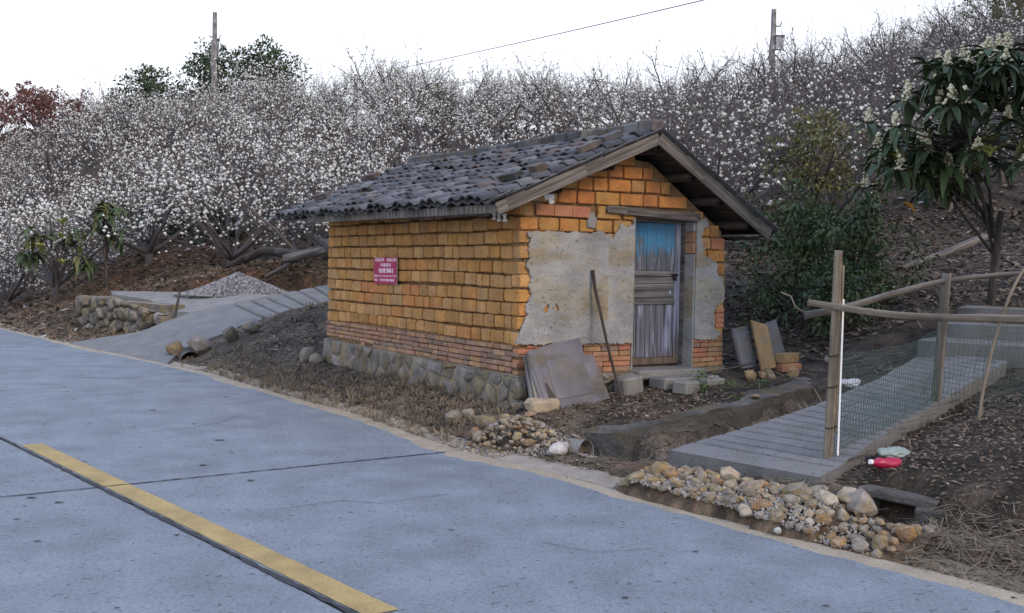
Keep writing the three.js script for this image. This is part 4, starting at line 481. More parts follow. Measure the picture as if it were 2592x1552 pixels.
// poster with the printed lettering (strokes of each character drawn by hand)
{
  const W = 384, H = 416, cv = document.createElement('canvas'); cv.width = W; cv.height = H; const c = cv.getContext('2d'); c.fillStyle = '#a8124f'; c.fillRect(0, 0, W, H); c.strokeStyle = '#f3e6f2'; c.lineCap = 'butt';
  // strokes on a 10 x 10 grid
  const G = { jia: '3,0 0,5|2,4 2,10|7,0 4,4|7,0 10,4|6,5 5,10|8,5 8,10', ge: '0,3 4,3|2,0 2,10|2,4 0,7|2,4 4,6|6,0 4,3|6,1 9,1 5,5|6,2 10,5|6,6 9,6 9,10 6,10 6,6', you: '2,0 0,4|1,3 1,10|3,3 10,3|6,0 5,6 3,10|7,3 7,9 10,9 10,8|8,0 9,1', hui: '1,1 9,1|5,0 5,5|2,2 8,2 8,5 2,5 2,2|2,3 8,3|1,7 1,9|3,6 4,9 7,9 8,8|9,6 10,8', huan: '0,2 4,2 1,9|1,4 4,9|6,0 5,4|5,2 10,2 9,4|7,4 7,6 4,10|7,6 10,10', ying: '1,0 2,1|0,3 2,3 2,8|0,10 3,8 10,10|4,1 4,7 6,6|4,1 6,0|7,1 9,1 9,6 8,6|7,1 7,9', ding: '1,0 2,1|0,4 2,4 2,9 3,8|4,2 10,2|7,2 7,10 5,9', gou: '1,1 4,1 4,6|1,1 1,6|2,2 2,6 0,10|3,7 4,9|6,0 5,3|6,2 10,2 9,10 8,9|7,4 6,8 9,8', zhuan: '1,2 9,2|0,5 10,5|5,0 3,7 8,7 5,10|5,8 7,10', yingb: '0,2 10,2|3,0 3,3|7,0 7,3|0,5 0,4 10,4 10,5|3,5 7,5 7,7 3,7 3,5|2,8 8,8 8,10 2,10 2,8', jian: '0,1 10,1|3,0 3,3|7,0 7,3|0,4 10,4|2,5 2,10|8,5 8,10|4,6 7,6 7,9 4,9 4,6', cai: '0,3 4,3|2,0 2,10|2,4 0,8|5,3 10,3|8,0 8,10 7,9|8,4 5,8', rong: '0,2 10,2|3,0 3,3|7,0 7,3|0,6 0,4 10,4 10,6|1,7 9,7|5,5 5,10|5,7 1,10|5,7 9,10', sheng: '1,1 4,1 4,10|1,1 1,6 0,10|1,4 4,4|1,6 4,6|6,0 5,4|5,3 10,3|7,0 7,9|6,6 9,6|5,9 10,9', gang: '2,0 0,3|1,2 4,2|0,5 4,5|2,2 2,9 4,8|5,1 10,1 10,10|5,1 5,10|6,3 9,8|9,3 6,8', dian: '2,2 8,2 8,7 2,7 2,2|2,4 8,4|5,0 5,9 10,9 10,7', hua: '1,0 2,1|0,4 2,4 2,9 3,8|9,0 5,2|4,4 10,4|7,1 7,6|5,6 9,6 9,10 5,10 5,6', di: '0,3 3,3|2,0 2,8|0,9 4,7|4,5 10,3 10,7|7,0 7,7|5,2 5,9 10,9 10,8', zhi: '0,3 3,3|2,0 2,8|0,9 4,7|7,0 7,9|7,4 10,4|5,4 5,9|4,9 10,9', xiang: '0,1 3,1 0,3 3,3 0,6 3,5|2,3 2,9 0,10|5,1 10,1|7,0 7,10|5,4 10,4|4,7 10,7', zhen: '2,0 0,3|1,2 4,2|0,5 4,5|2,2 2,9 4,8|5,1 10,1|7,0 7,2|6,2 9,2 9,7 6,7 6,2|6,4 9,4|5,8 10,8|6,8 5,10|9,8 10,10', lu: '0,0 4,0 4,3 0,3 0,0|2,3 2,9|2,6 4,6|0,5 0,9 4,8|7,0 5,4|6,2 9,2 5,6|6,3 10,6|6,6 9,6 9,10 6,10 6,6' };
  const draw = (k, x, y, w, h, lw) => { c.lineWidth = lw; for (const s of G[k].split('|')) { c.beginPath(); s.split(' ').forEach((q, i) => { const [a, b] = q.split(',').map(Number); const X = x + a / 10 * w, Y = y + b / 10 * h; i ? c.lineTo(X, Y) : c.moveTo(X, Y); }); c.stroke(); } };
  ['jia', 'ge', 'you', 'hui', null, 'huan', 'ying', 'ding', 'gou'].forEach((k, i) => k && draw(k, 20 + i * 40, 14, 34, 48, 6));
  ['zhuan', 'yingb', 'jian', 'cai'].forEach((k, i) => draw(k, 112 + i * 46, 90, 38, 54, 7)); ['rong', 'sheng', 'gang', 'cai'].forEach((k, i) => draw(k, 86 + i * 64, 170, 54, 74, 9));
  ['dian', 'hua'].forEach((k, i) => draw(k, 8 + i * 30, 268, 25, 40, 5)); c.fillStyle = '#f0dced'; c.font = 'bold 38px sans-serif'; c.save(); c.translate(78, 306); c.scale(0.72, 1); c.fillText('0270-7101568 13477108', 0, 0); c.restore();
  ['di', 'zhi', null, 'xiang', 'zhen', 'rong', 'dian', 'lu', 'cai', 'gang', 'di'].forEach((k, i) => k && draw(k, 10 + i * 31, 336, 25, 42, 4.5));
  const t = new THREE.CanvasTexture(cv); t.colorSpace = THREE.SRGBColorSpace; const m = new THREE.MeshStandardMaterial({ map: t, roughness: 0.6 });
  const o = hutThing('wall_poster', 'magenta printed poster with white lettering on the long adobe wall', 'poster'); const g = new THREE.PlaneGeometry(0.66, 0.33, 10, 6); const P = g.attributes.position; for (let i = 0; i < P.count; i++) P.setZ(i, 0.006 * fbm(P.getX(i) * 7, P.getY(i) * 7, 5, 2)); g.computeVertexNormals();
  const s = mesh('sheet', g, m, o); s.rotation.y = -Math.PI / 2; s.position.set(-0.03, 1.565, -3.08); s.rotation.x = 0.0; s.rotation.order = 'YXZ'; s.rotation.z = 0.012; m.side = THREE.DoubleSide;
  mesh('backing', boxUV(new THREE.BoxGeometry(0.004, 0.33, 0.66)), M.white, o).position.set(-0.024, 1.565, -3.08);
}
{
  const R = rng(5), pts = [[0.275, 2.40], [0.31, 2.425], [0.345, 2.41], [0.375, 2.425], [0.4, 2.405], [0.405, 2.37], [0.38, 2.362], [0.4, 2.345], [0.405, 2.325], [0.37, 2.31], [0.335, 2.318], [0.34, 2.345], [0.32, 2.36], [0.3, 2.345], [0.285, 2.36]], s = new THREE.Shape(pts.map(([x, y]) => new THREE.Vector2(x, y))); const o = hutThing('paper_scrap', 'torn white paper scrap pasted on the gable above the pink bricks', 'paper'); mesh('sheet', boxUV(new THREE.ExtrudeGeometry(s, { depth: 0.003, bevelEnabled: false })), M.white, o).position.z = 0.014;
  [['left', 0.415, 2.185], ['middle', 0.318, 2.165], ['right', 0.212, 2.16]].forEach(([w, u, y]) => { const o2 = hutThing('insulator', w + ' one of three white porcelain insulators under the eave corner', 'insulator', 'insulators under the eave'); const pr = [[0.001, 0.045], [0.02, 0.045], [0.024, 0.036], [0.024, 0.02], [0.017, 0.012], [0.017, -0.008], [0.026, -0.016], [0.026, -0.04], [0.001, -0.04]].map(([r, h]) => new THREE.Vector2(r, h)).reverse(); const b = mesh('porcelain_knob', new THREE.LatheGeometry(pr, 14), M.porcelain, o2); b.position.set(-0.05, y, -u); b.rotation.z = 0.12; const pin = mesh('nail', boxUV(new THREE.CylinderGeometry(0.006, 0.006, 0.12, 6).rotateZ(1.57)), M.black, o2); pin.position.set(-0.0, y, -u); });
}

// ---------------------------------------------------------------- things round the hut
const onG = (x, z, dy = 0) => V(x, height(x, z) + dy, z);
{
  const R = rng(900), zf = (t) => 0.07 + 0.42 * t;   // boards lean from the gable (top) out to the ground
  const lean = (x, y, off = 0) => { const t = clamp((0.98 - y) / 0.75, -0.2, 1.1); return hp(x, y, zf(t) + off); };
  const nrm = (() => { const a = lean(0, 0.9), b = lean(0, 0.3), c = lean(1, 0.3); return c.clone().sub(b).cross(a.clone().sub(b)).normalize(); })(); if (nrm.dot(hp(0, 0, 1).sub(hp(0, 0, 0))) < 0) nrm.negate();
  const leanT = (name, label, pts, off, th, m, extra) => { const g = thing(name, label, 'board'); mesh('panel', prism(pts.map(([x, y]) => lean(x, y, off)), nrm, th, 1), m, g); if (extra) extra(g); return g; };
  leanT('leaning_board', 'broken pale edge board behind the big grey panel at the hut corner', [[-0.03, 0.24], [0.5, 0.24], [0.62, 0.78], [0.03, 0.78]], -0.035, 0.022, M.boardPale);
  leanT('leaning_board', 'ragged dark board rearmost against the hut corner', [[-0.07, 0.25], [0.4, 0.24], [0.5, 0.74], [0.01, 0.76]], -0.075, 0.022, M.slate);
  leanT('leaning_board', 'large square grey panel leaning on the gable below the plaster', [[0.03, 0.235], [0.35, 0.27], [0.86, 0.335], [0.82, 0.6], [0.80, 0.76], [0.69, 0.775], [0.70, 0.93], [0.35, 0.885], [0.02, 0.82], [0.0, 0.6]], 0.0, 0.028, M.boardGrey, (g) => {
    mesh('patch', prism([[0.2, 0.36], [0.68, 0.40], [0.64, 0.78], [0.2, 0.72]].map(([x, y]) => lean(x, y, 0.009)), nrm, 0.004), mat('boardWorn', [0.225, 0.218, 0.24], { map: T.plaster, bump: T.plasterB, bs: 0.006 }), g); mesh('patch', prism([[0.05, 0.34], [0.12, 0.35], [0.1, 0.7], [0.03, 0.72]].map(([x, y]) => lean(x, y, 0.011)), nrm, 0.005), M.boardGrey, g); const r = mesh('patch', prism([[0.12, 0.26], [0.22, 0.29], [0.13, 0.52], [0.09, 0.5]].map(([x, y]) => lean(x, y, 0.011)), nrm, 0.005), M.darkWood, g); r.userData.label = 'rusty brown bare strip'; });
  const ps = thing('wood_batten', 'pale batten at the foot of the leaning grey panel', 'batten'); { const a = hp(0.55, 0.25, 0.56), b = hp(0.9, 0.29, 0.5), m = new MB(); const g = chamferBox(a.distanceTo(b), 0.06, 0.03, 0.004, 0.006, R); const q = mesh('batten', g, M.boardPale, ps); q.position.copy(a.clone().add(b).multiplyScalar(0.5)); q.quaternion.setFromUnitVectors(V(1, 0, 0), b.clone().sub(a).normalize()); }
  // stick
  const st = thing('leaning_stick', 'dark crooked stick leaning on the plaster beside the grey panel', 'stick'); const m = new MB(); m.tube([hp(0.885, 1.64, 0.05), hp(0.89, 1.45, 0.09), hp(0.925, 1.2, 0.15), hp(0.93, 0.9, 0.26), hp(0.93, 0.6, 0.4), hp(0.94, 0.27, 0.56)], 0.021, 0.012, 8); mesh('stick_wood', m.geo(), M.darkWood, st);
  // step and stones before the door
  const sp = thing('door_step', 'rough cement step below the blue door', 'step'); const s1 = mesh('step_slab', chamferBox(0.78, 0.12, 0.3, 0.02, 0.03, R), M.cement, sp); s1.position.copy(hp(1.95, 0.44, 0.33)); s1.rotation.y = HA;
  const edge = thing('kerb_stone', 'grey square stone left of the door step', 'stone'); const e1 = mesh('block', chamferBox(0.26, 0.3, 0.2, 0.02, 0.03, R), M.cement, edge); e1.position.copy(hp(1.28, 0.37, 0.2)); e1.rotation.set(0.1, HA, 0.05);
  [[1.72, 0.62, 0.24, 0.14, 0.18, 'grey block lying in front of the door step'], [2.1, 0.6, 0.3, 0.07, 0.12, 'flat grey slab beside the weeds at the door']].forEach(([x, z, w, h, d, l]) => { const q = hp(x, 0, z), b = thing('stone_block', l, 'stone', [q.x, height(q.x, q.z) + h * 0.3, q.z], HA + 0.2); mesh('block', chamferBox(w, h, d, 0.015, 0.03, R), M.cement, b); });
  // slabs leaning right of the hut
  const out = V(Math.sin(HA), 0, Math.cos(HA)), up = V(0, 1, 0), slab = (name, label, q, m, th, tilt = 0.28) => { const n = out.clone().addScaledVector(up, tilt).normalize(); const b = thing(name, label, 'slab'); mesh('panel', prism(q.map(([x, y, z]) => hp(x, y, (z ?? 0) - (y - 0.55) * tilt)), n, th, 1), m, b); return b; };
  slab('leaning_slab', 'narrow blue-grey slab leaning by the right corner of the hut', [[2.84, 0.55, 0.3], [3.06, 0.56, 0.3], [3.02, 1.02, 0.3], [2.79, 0.99, 0.3]], M.slate, 0.035); slab('leaning_slab', 'rust-brown board standing between two blue-grey slabs', [[3.02, 0.53, 0.42], [3.25, 0.56, 0.42], [3.22, 1.03, 0.42], [2.99, 1.09, 0.42]], M.rustBoard, 0.02); slab('leaning_slab', 'wide blue-grey slab behind the rust-brown board', [[3.2, 0.66, 0.3], [3.56, 0.68, 0.3], [3.5, 1.08, 0.3], [3.2, 1.02, 0.3]], M.slate, 0.035);
  const bk = (x, y, z, w, h, d, ry, m, l) => { const b = mesh('loose_brick', chamferBox(w, h, d, 0.006, 0.008, R), m); b.position.copy(hp(x, y, z)); b.rotation.y = HA + ry; return tag(b, l, 'brick'); };
  bk(3.42, 0.66, 0.42, 0.29, 0.11, 0.13, 0.12, M.rustBoard, 'brown block laid on top of the brick by the slabs'); bk(3.42, 0.55, 0.45, 0.26, 0.10, 0.14, -0.2, M.brick[1], 'red-brown brick under the brown block by the slabs');
  const ch = thing('concrete_chunk', 'pointed grey concrete slab tipped over at the end of the yard', 'slab'); mesh('chunk', prism([hp(3.6, 0.62, 0.05), hp(3.98, 0.47, 0.2), hp(3.9, 0.56, 0.0), hp(3.72, 0.80, -0.12), hp(3.6, 0.78, -0.08)], V(0.3, 0.75, 0.6).normalize(), 0.05), M.cement, ch);
  const rod = thing('iron_rod', 'thin dark pole lying on the ground right of the door', 'pole'); mesh('rod', new MB().tube([hp(2.1, 0.53, 0.42), hp(2.6, 0.575, 0.4), hp(3.0, 0.62, 0.34)], 0.012, 0.009, 6).geo(), M.darkWood, rod);
}
// ---------------------------------------------------------------- stones
const SG = []; for (let i = 0; i < 10; i++) SG.push(stoneGeo(40 + i, 0.66 + 0.3 * hash(i, 1, 1), i % 2, 4 + i % 5));
function stone(x, z, y, r, m, label, group, R, cat = 'stone') { const s = mesh('stone', SG[Math.floor(R() * 10)], m); s.position.set(x, y, z); s.scale.set(r * (0.9 + 0.5 * R()), r * (0.8 + 0.3 * R()), r * (0.8 + 0.3 * R())); s.rotation.set((R() - 0.5) * 0.7, R() * 6.28, (R() - 0.5) * 0.7); return tag(s, label, cat, group); }
let pileH = () => 0;
{
  const R = rng(321), pick = () => M.stones[Math.floor(R() * M.stones.length)];
  // large rubble pile beside the ramp, spread along the road edge
  const spine = [[0.93, -7.98], [1.42, -7.36], [1.97, -6.76], [2.57, -6.14]], put = []; pileH = (x, z) => { const [d, t] = lineDist(spine, x, z); return 0.14 * (1 - sm(0.05, 0.44, d)) * (t < 0.25 ? 0.5 + t * 2 : t > 2.2 ? 0.45 : 1); };
  const many = []; for (let i = 0; i < 6000 && many.length < 265; i++) { const t = R() * 2.75, k = Math.floor(t), f = t - k, n = (R() + R() - 1) * 0.46 - 0.07, a = spine[k], b = spine[Math.min(3, k + 1)]; const x = lerp(a[0], b[0], f) + 0.76 * n, z = lerp(a[1], b[1], f) - 0.65 * n; if (nd(x, z) < 0.04) continue; const r = (n < -0.25 ? 0.024 : 0.042) + 0.05 * R() * R() + (R() < 0.18 ? 0.04 : 0); if (t > 1.9 && R() < 0.4) continue; if (many.some((q) => Math.hypot(q[0] - x, q[1] - z) < (q[2] + r) * 0.62)) continue; many.push([x, z, r]); }
  const core = new MB(); { const n = 40, w = 9; for (let i = 0; i <= n; i++) { const t = i / n * 2.9, k = Math.min(2, Math.floor(t)), f = t - k, a = spine[k], b = spine[k + 1]; for (let j = 0; j <= w; j++) { const q = lerp(-0.42, 0.42, j / w), x = lerp(a[0], b[0], f) + 0.76 * q, z = lerp(a[1], b[1], f) - 0.65 * q; core.v(x, height(x, z) + Math.max(pileH(x, z) - 0.01, -0.03) + 0.03 * (fbm(x * 9, z * 9, 4, 2) - 0.5), z, x, z); } if (i) for (let j = 0; j < w; j++) { const r = i * (w + 1) + j, o = r - w - 1; core.quad(o, r, r + 1, o + 1); } } const o = mesh('rubble_heap', core.geo(), mat('rubbleEarth', [0.30, 0.21, 0.13], { map: T.soil, bump: T.soilB, bs: 0.02, side: THREE.DoubleSide })); struct(o).userData.label = 'earth between the stones of the roadside heap'; }
  for (const [x, z, r] of many) stone(x, z, height(x, z) + pileH(x, z) + r * 0.25, r, pick(), 'brown fieldstone in the long heap between the road and the ramp', 'stones in the long roadside heap', R);
  for (const [x, z, r, m, l] of [[1.92, -6.98, 0.13, 1, 'largest brown boulder on top of the long stone heap'], [2.28, -6.72, 0.12, 3, 'tall grey-brown boulder at the right of the long stone heap'], [1.62, -7.62, 0.1, 0, 'tan boulder against the front face of the ramp'], [1.2, -7.7, 0.085, 4, 'reddish boulder at the left end of the long stone heap'], [1.08, -8.02, 0.07, 4, 'orange pointed stone at the ditch end of the heap']]) stone(x, z, height(x, z) + pileH(x, z) + r * 0.3, r, M.stones[m], l, undefined, R);
  stone(1.72, -6.62, 0.05, 0.035, M.paleStone, 'small white stone at the road side of the heap', undefined, R);
  // small heap by the ditch
  const c2 = [0.02, -9.5], m2 = []; for (let i = 0; i < 4000 && m2.length < 100; i++) { const a = R() * 6.28, d = Math.sqrt(R()), x = c2[0] + Math.cos(a) * d * 0.4 + Math.sin(a) * d * 0.1, z = c2[1] + Math.sin(a) * d * 0.27; if (nd(x, z) < 0.05) continue; const r = 0.032 + 0.05 * R() * R(); if (m2.some((q) => Math.hypot(q[0] - x, q[1] - z) < (q[2] + r) * 0.55)) continue; m2.push([x, z, r, 0.17 * (1 - d * d)]); }
  for (const [x, z, r, h] of m2) stone(x, z, height(x, z) + h + r * 0.3, r, pick(), 'fieldstone in the small heap in front of the hut corner', 'stones in the small heap', R);
  stone(-0.32, -9.72, height(-0.32, -9.72) + 0.08, 0.09, M.stones[4], 'round reddish stone on the left of the small heap', undefined, R); stone(-0.05, -9.85, height(-0.05, -9.85) + 0.08, 0.085, M.stones[2], 'tan stone at the back of the small heap', undefined, R);
  const w = stone(0.43, -9.05, 0.1, 0.105, M.paleStone, 'large whitish stone in front of the pipe mouth', undefined, R); w.rotation.set(0.1, 0.4, 0.05); w.scale.set(0.14, 0.1, 0.1);
  // boulders at the foot of the hut corner
  { const q = hp(0.02, 0, 0.42), a = thing('boulder', 'flat-topped tan block at the foot of the hut corner', 'stone', [q.x, height(q.x, q.z) + 0.055, q.z], 0.4); mesh('block', chamferBox(0.33, 0.16, 0.2, 0.035, 0.04, R), M.stones[2], a); }
  stone(-0.23, -10.18, height(-0.23, -10.18) + 0.0, 0.2, M.stones[6], 'smooth grey boulder half buried by the hut corner', undefined, R).scale.set(0.24, 0.12, 0.2); stone(-0.56, -10.42, height(-0.56, -10.42) + 0.07, 0.15, M.rubble[1], 'rough brown boulder under the long wall', undefined, R); stone(-0.42, -10.5, height(-0.42, -10.5) + 0.05, 0.1, M.stones[3], 'smaller boulder between the footing and the grey boulder', undefined, R); stone(0.2, -10.05, height(0.2, -10.05) + 0.02, 0.09, M.stones[4], 'flat reddish flake below the leaning panel', undefined, R).scale.y = 0.03;
  // stones under the slabs at the right of the yard
  for (const [x, z, r, m, l] of [[2.72, 0.55, 0.13, 2, 'tall tan stone at the edge of the yard'], [2.95, 0.62, 0.09, 1, 'pale brown stone beside the tall tan one'], [3.1, 0.45, 0.1, 6, 'blue-grey stone under the rust-brown board'], [3.3, 0.62, 0.11, 2, 'flat tan stone below the bricks'], [3.0, 0.45, 0.07, 4, 'small reddish stone under the slabs'], [3.75, 0.75, 0.09, 3, 'stone where the yard wall ends']]) { const q = hp(x, 0, z); stone(q.x, q.z, height(q.x, q.z) + r * 0.35, r, M.stones[m], l, undefined, R); }
  stone(2.35, -10.02, 0.47, 0.07, M.stones[1], 'pale flat stone on top of the ditch wall', undefined, R).scale.y = 0.035;
  // boulders by the left path
  for (const [x, z, r, m, l] of [[-5.05, -16.95, 0.26, 0, 'brown boulder over the left pipe mouth'], [-4.55, -16.95, 0.27, 1, 'round grey boulder at the foot of the left path'], [-4.2, -17.0, 0.2, 2, 'dark boulder right of the round grey one'], [-5.45, -17.0, 0.2, 3, 'boulder at the left of the left pipe mouth']]) stone(x, z, height(x, z) + r * 0.55, r, M.rubble[m], l, undefined, R);
  for (const [x, z, r, l] of [[-2.95, -15.2, 0.2, 'large brown stone at the rear corner of the hut'], [-2.75, -14.75, 0.13, 'grey stone beside the rear corner of the hut']]) stone(x, z, height(x, z) + r * 0.5, r, M.rubble[1], l, undefined, R);
  // gravel heap
  const gm = new MB(); { const cx = -5.75, cz = -21.95, n = 20, k = 40; for (let i = 0; i <= n; i++) for (let j = 0; j <= k; j++) { const a = j / k * 6.283, d = i / n, x = cx + Math.cos(a) * d * 1.25, z = cz + Math.sin(a) * d * 0.75; gm.v(x, 0.86 + 0.46 * Math.pow(1 - d, 1.15) * (1.05 - 0.25 * Math.cos(a - 3.6) * d) + 0.02 * fbm(x * 8, z * 8, 7, 2) - 0.08 * sm(0.9, 1, d), z, x, z); if (i && j) { const r = i * (k + 1) + j; gm.quad(r - k - 2, r - k - 1, r, r - 1); } } }
  const gravelM = mat('gravel', [0.40, 0.40, 0.42], { map: T.soil, bump: T.soilB, bs: 0.03, k: 2.2, side: THREE.DoubleSide }); const gh = thing('gravel_heap', 'heap of light grey gravel on the cement apron', 'gravel heap'); mesh('heap', gm.geo(), gravelM, gh);
  const gi = new THREE.InstancedMesh(stoneGeo(99, 0.8, 0), new THREE.MeshStandardMaterial({ roughness: 0.9 }), 2600), mm = new THREE.Matrix4(), qq = new THREE.Quaternion(), col = new THREE.Color(); for (let i = 0; i < 2600; i++) { const a = R() * 6.28, d = Math.sqrt(R()) * 1.05, x = -5.75 + Math.cos(a) * d * 1.25, z = -21.95 + Math.sin(a) * d * 0.75, y = d < 1 ? 0.87 + 0.46 * Math.pow(1 - Math.min(1, d), 1.15) * (1.05 - 0.25 * Math.cos(a - 3.6) * d) : Math.max(height(x, z), 0.88), s = 0.016 + 0.022 * R(); qq.setFromEuler(new THREE.Euler(R() * 6, R() * 6, R() * 6)); mm.compose(V(x, y, z), qq, V(s, s, s)); gi.setMatrixAt(i, mm); const c = 0.12 + 0.27 * R(); gi.setColorAt(i, col.setRGB(c, c, c * 1.04)); } gi.name = 'pebbles'; gi.userData.kind = 'stuff'; gi.castShadow = gi.receiveShadow = true; gh.add(gi);
  // dry-stone wall below the cement apron
  const A = V(-9.3, 0, -22.55), B = V(-6.72, 0, -20.2), len = A.distanceTo(B), wall = thing('rubble_wall', 'dark rubble wall holding the cement apron on the left', 'wall', [A.x, 0, A.z], -Math.atan2(B.z - A.z, B.x - A.x)); mesh('wall_core', boxUV(new THREE.BoxGeometry(len, 0.85, 0.4).translate(len / 2, 0.3, -0.26)), M.mortar, wall);
  const pp = []; for (let i = 0; i < 44; i++) { let best, bd = -1; for (let t = 0; t < 10; t++) { const q = [R() * len, R() * 0.8]; let d = 9; for (const p of pp) d = Math.min(d, Math.hypot(p[0] - q[0], p[1] - q[1])); if (d > bd) { bd = d; best = q; } } pp.push(best); } voronoiCells(pp, [[-0.1, -0.1], [len + 0.05, -0.1], [len + 0.05, 0.55], [len * 0.4, 0.82], [-0.1, 0.8]]).forEach((c) => { if (c.length > 2) mesh('wall_stone', pillow(c, 0.07 + 0.09 * R(), 0.02, R), M.rubble[Math.floor(R() * 5)], wall).position.z = -0.06; });
  const lp = thing('leaning_pole', 'brown pole propped against the rubble wall at the left path', 'pole'); mesh('pole_wood', new MB().tube([V(-6.15, 0.16, -19.0), V(-6.3, 0.55, -19.6), V(-6.4, 1.0, -20.2)], 0.035, 0.024, 7).geo(), M.darkWood, lp);
}
// ---------------------------------------------------------------- fence of bamboo, netting, bottle, culvert at the right
{
  const R = rng(555), bam = (pts, r0, r1) => { const m = new MB(), fine = []; const cr = new THREE.CatmullRomCurve3(pts), n = Math.ceil(cr.getLength() / 0.04); for (let i = 0; i <= n; i++) fine.push(cr.getPoint(i / n)); let k = 0; const L = cr.getLength(); m.tube(fine, (t) => { const ph = (t * L / 0.27) % 1; return lerp(r0, r1, t) * (1 + (ph < 0.08 ? 0.14 : 0)); }, 0, 9); return m.geo(); };
  const f = thing('bamboo_fence', 'rickety bamboo fence with green netting along the concrete ramp', 'fence');
  mesh('post', bam([V(2.36, 0.1, -7.73), V(2.365, 1.0, -7.68), V(2.37, 1.85, -7.65)], 0.036, 0.029), M.bamboo, f); const half = mesh('split_cane', bam([V(2.405, 0.5, -7.72), V(2.41, 1.3, -7.68), V(2.41, 1.74, -7.66)], 0.014, 0.012), M.bamboo, f);
  const strip2 = mesh('white_strip', boxUV(new THREE.BoxGeometry(0.012, 1.15, 0.008)), M.white, f); strip2.position.set(2.418, 0.92, -7.66); strip2.rotation.z = -0.004;
  mesh('post', bam([V(3.62, 0.4, -8.9), V(3.64, 1.1, -8.87), V(3.66, 1.69, -8.85)], 0.042, 0.04), M.bambooGrey, f); mesh('arched_cane', bam([V(3.72, 0.35, -8.32), V(3.76, 0.8, -8.3), V(3.83, 1.2, -8.28), V(3.95, 1.6, -8.26), V(4.1, 1.85, -8.24), V(4.4, 2.05, -8.2)], 0.014, 0.01), M.bamboo, f);
  mesh('rail', bam([V(2.2, 1.46, -7.77), V(2.7, 1.40, -7.3), V(3.25, 1.42, -6.72), V(3.9, 1.42, -6.1)], 0.025, 0.028), M.bamboo, f); mesh('rail', bam([V(2.19, 1.36, -7.84), V(2.42, 1.41, -7.82), V(3.1, 1.535, -8.4), V(3.62, 1.62, -8.83), V(4.3, 1.68, -9.3), V(5.2, 1.72, -9.9)], 0.03, 0.018), M.bambooGrey, f);
  mesh('dry_twig', new MB().tube([V(2.22, 1.37, -7.86), V(2.13, 1.42, -7.88), V(2.1, 1.5, -7.9), V(2.03, 1.53, -7.93)], 0.009, 0.005, 6).geo(), M.bamboo, f); for (const y of [0.55, 0.85, 1.08, 1.43, 1.72]) { const t = mesh('wire_tie', new THREE.TorusGeometry(0.041, 0.004, 5, 14), M.black, f); t.position.set(2.366, y, -7.68); t.rotation.set(1.5 + 0.2 * R(), 0.2, 0); }
  mesh('post', bam([V(4.1, 0.35, -5.85), V(4.12, 1.1, -5.85), V(4.12, 1.6, -5.85)], 0.034, 0.03), M.bamboo, f);
  const net = (a, b, y0a, y0b, ha, hb, cell) => { const m = new MB(), L = Math.hypot(b[0] - a[0], b[1] - a[1]), nu = Math.round(L / cell), nv = Math.round(Math.max(ha, hb) / cell), P = (i, j) => { const t = i / nu, s = j / nv, w = 0.05 * (fbm(t * 5, s * 3, 61, 3) - 0.5), q = 0.03 * (fbm(t * 14, s * 9, 67, 2) - 0.5); return V(lerp(a[0], b[0], t) + w, lerp(y0a, y0b, t) + s * lerp(ha, hb, t) + q - 0.05 * Math.sin(t * 3.14) * s, lerp(a[1], b[1], t) + w + q); }; for (let i = 0; i <= nu; i++) { const l = []; for (let j = 0; j <= nv; j++) l.push(P(i, j)); m.tube(l, 0.0017, 0.0017, 3, false); } for (let j = 0; j <= nv; j++) { const l = []; for (let i = 0; i <= nu; i++) l.push(P(i, j)); m.tube(l, 0.0017, 0.0017, 3, false); } return m.geo(); };
  const nm = mat('netGreen', [0.05, 0.10, 0.085], { rough: 0.6 }); for (const [a, b, c, d, e, g, k] of [[[2.38, -7.72], [3.62, -8.88], 0.24, 0.5, 0.85, 0.7, 0.036], [[2.39, -7.7], [3.64, -8.86], 0.22, 0.5, 0.5, 0.4, 0.04], [[3.62, -8.88], [5.4, -9.9], 0.5, 0.8, 0.7, 0.7, 0.055], [[3.72, -8.32], [5.2, -8.6], 0.45, 0.7, 0.75, 0.75, 0.07]]) mesh('netting', net(a, b, c, d, e, g, k), nm, f).userData.kind = 'stuff';
  // drinks bottle, crushed
  const b = thing('plastic_bottle', 'crushed red plastic bottle lying on the leaf litter', 'bottle', [2.68, height(2.68, -7.42) + 0.05, -7.42], 0.35); const pr = [[0, -0.13], [0.03, -0.13], [0.045, -0.115], [0.047, -0.03], [0.043, -0.01], [0.047, 0.01], [0.046, 0.05], [0.03, 0.09], [0.014, 0.11], [0.014, 0.13]].map(([r, y]) => new THREE.Vector2(r, y)); const bg = new THREE.LatheGeometry(pr, 16).rotateZ(1.45); const P = bg.attributes.position; for (let i = 0; i < P.count; i++) P.setY(i, P.getY(i) * 0.85 + 0.02 * (fbm(P.getX(i) * 30, P.getZ(i) * 30, 3, 2) - 0.5)); bg.computeVertexNormals(); const bm = mat('redPlastic', [0.46, 0.02, 0.075], { rough: 0.35, side: THREE.DoubleSide }); mesh('shell', bg, bm, b); const cap = mesh('neck_ring', boxUV(new THREE.CylinderGeometry(0.018, 0.018, 0.02, 12).rotateZ(1.45)), M.white, b); cap.position.set(-0.125, 0.015, 0);
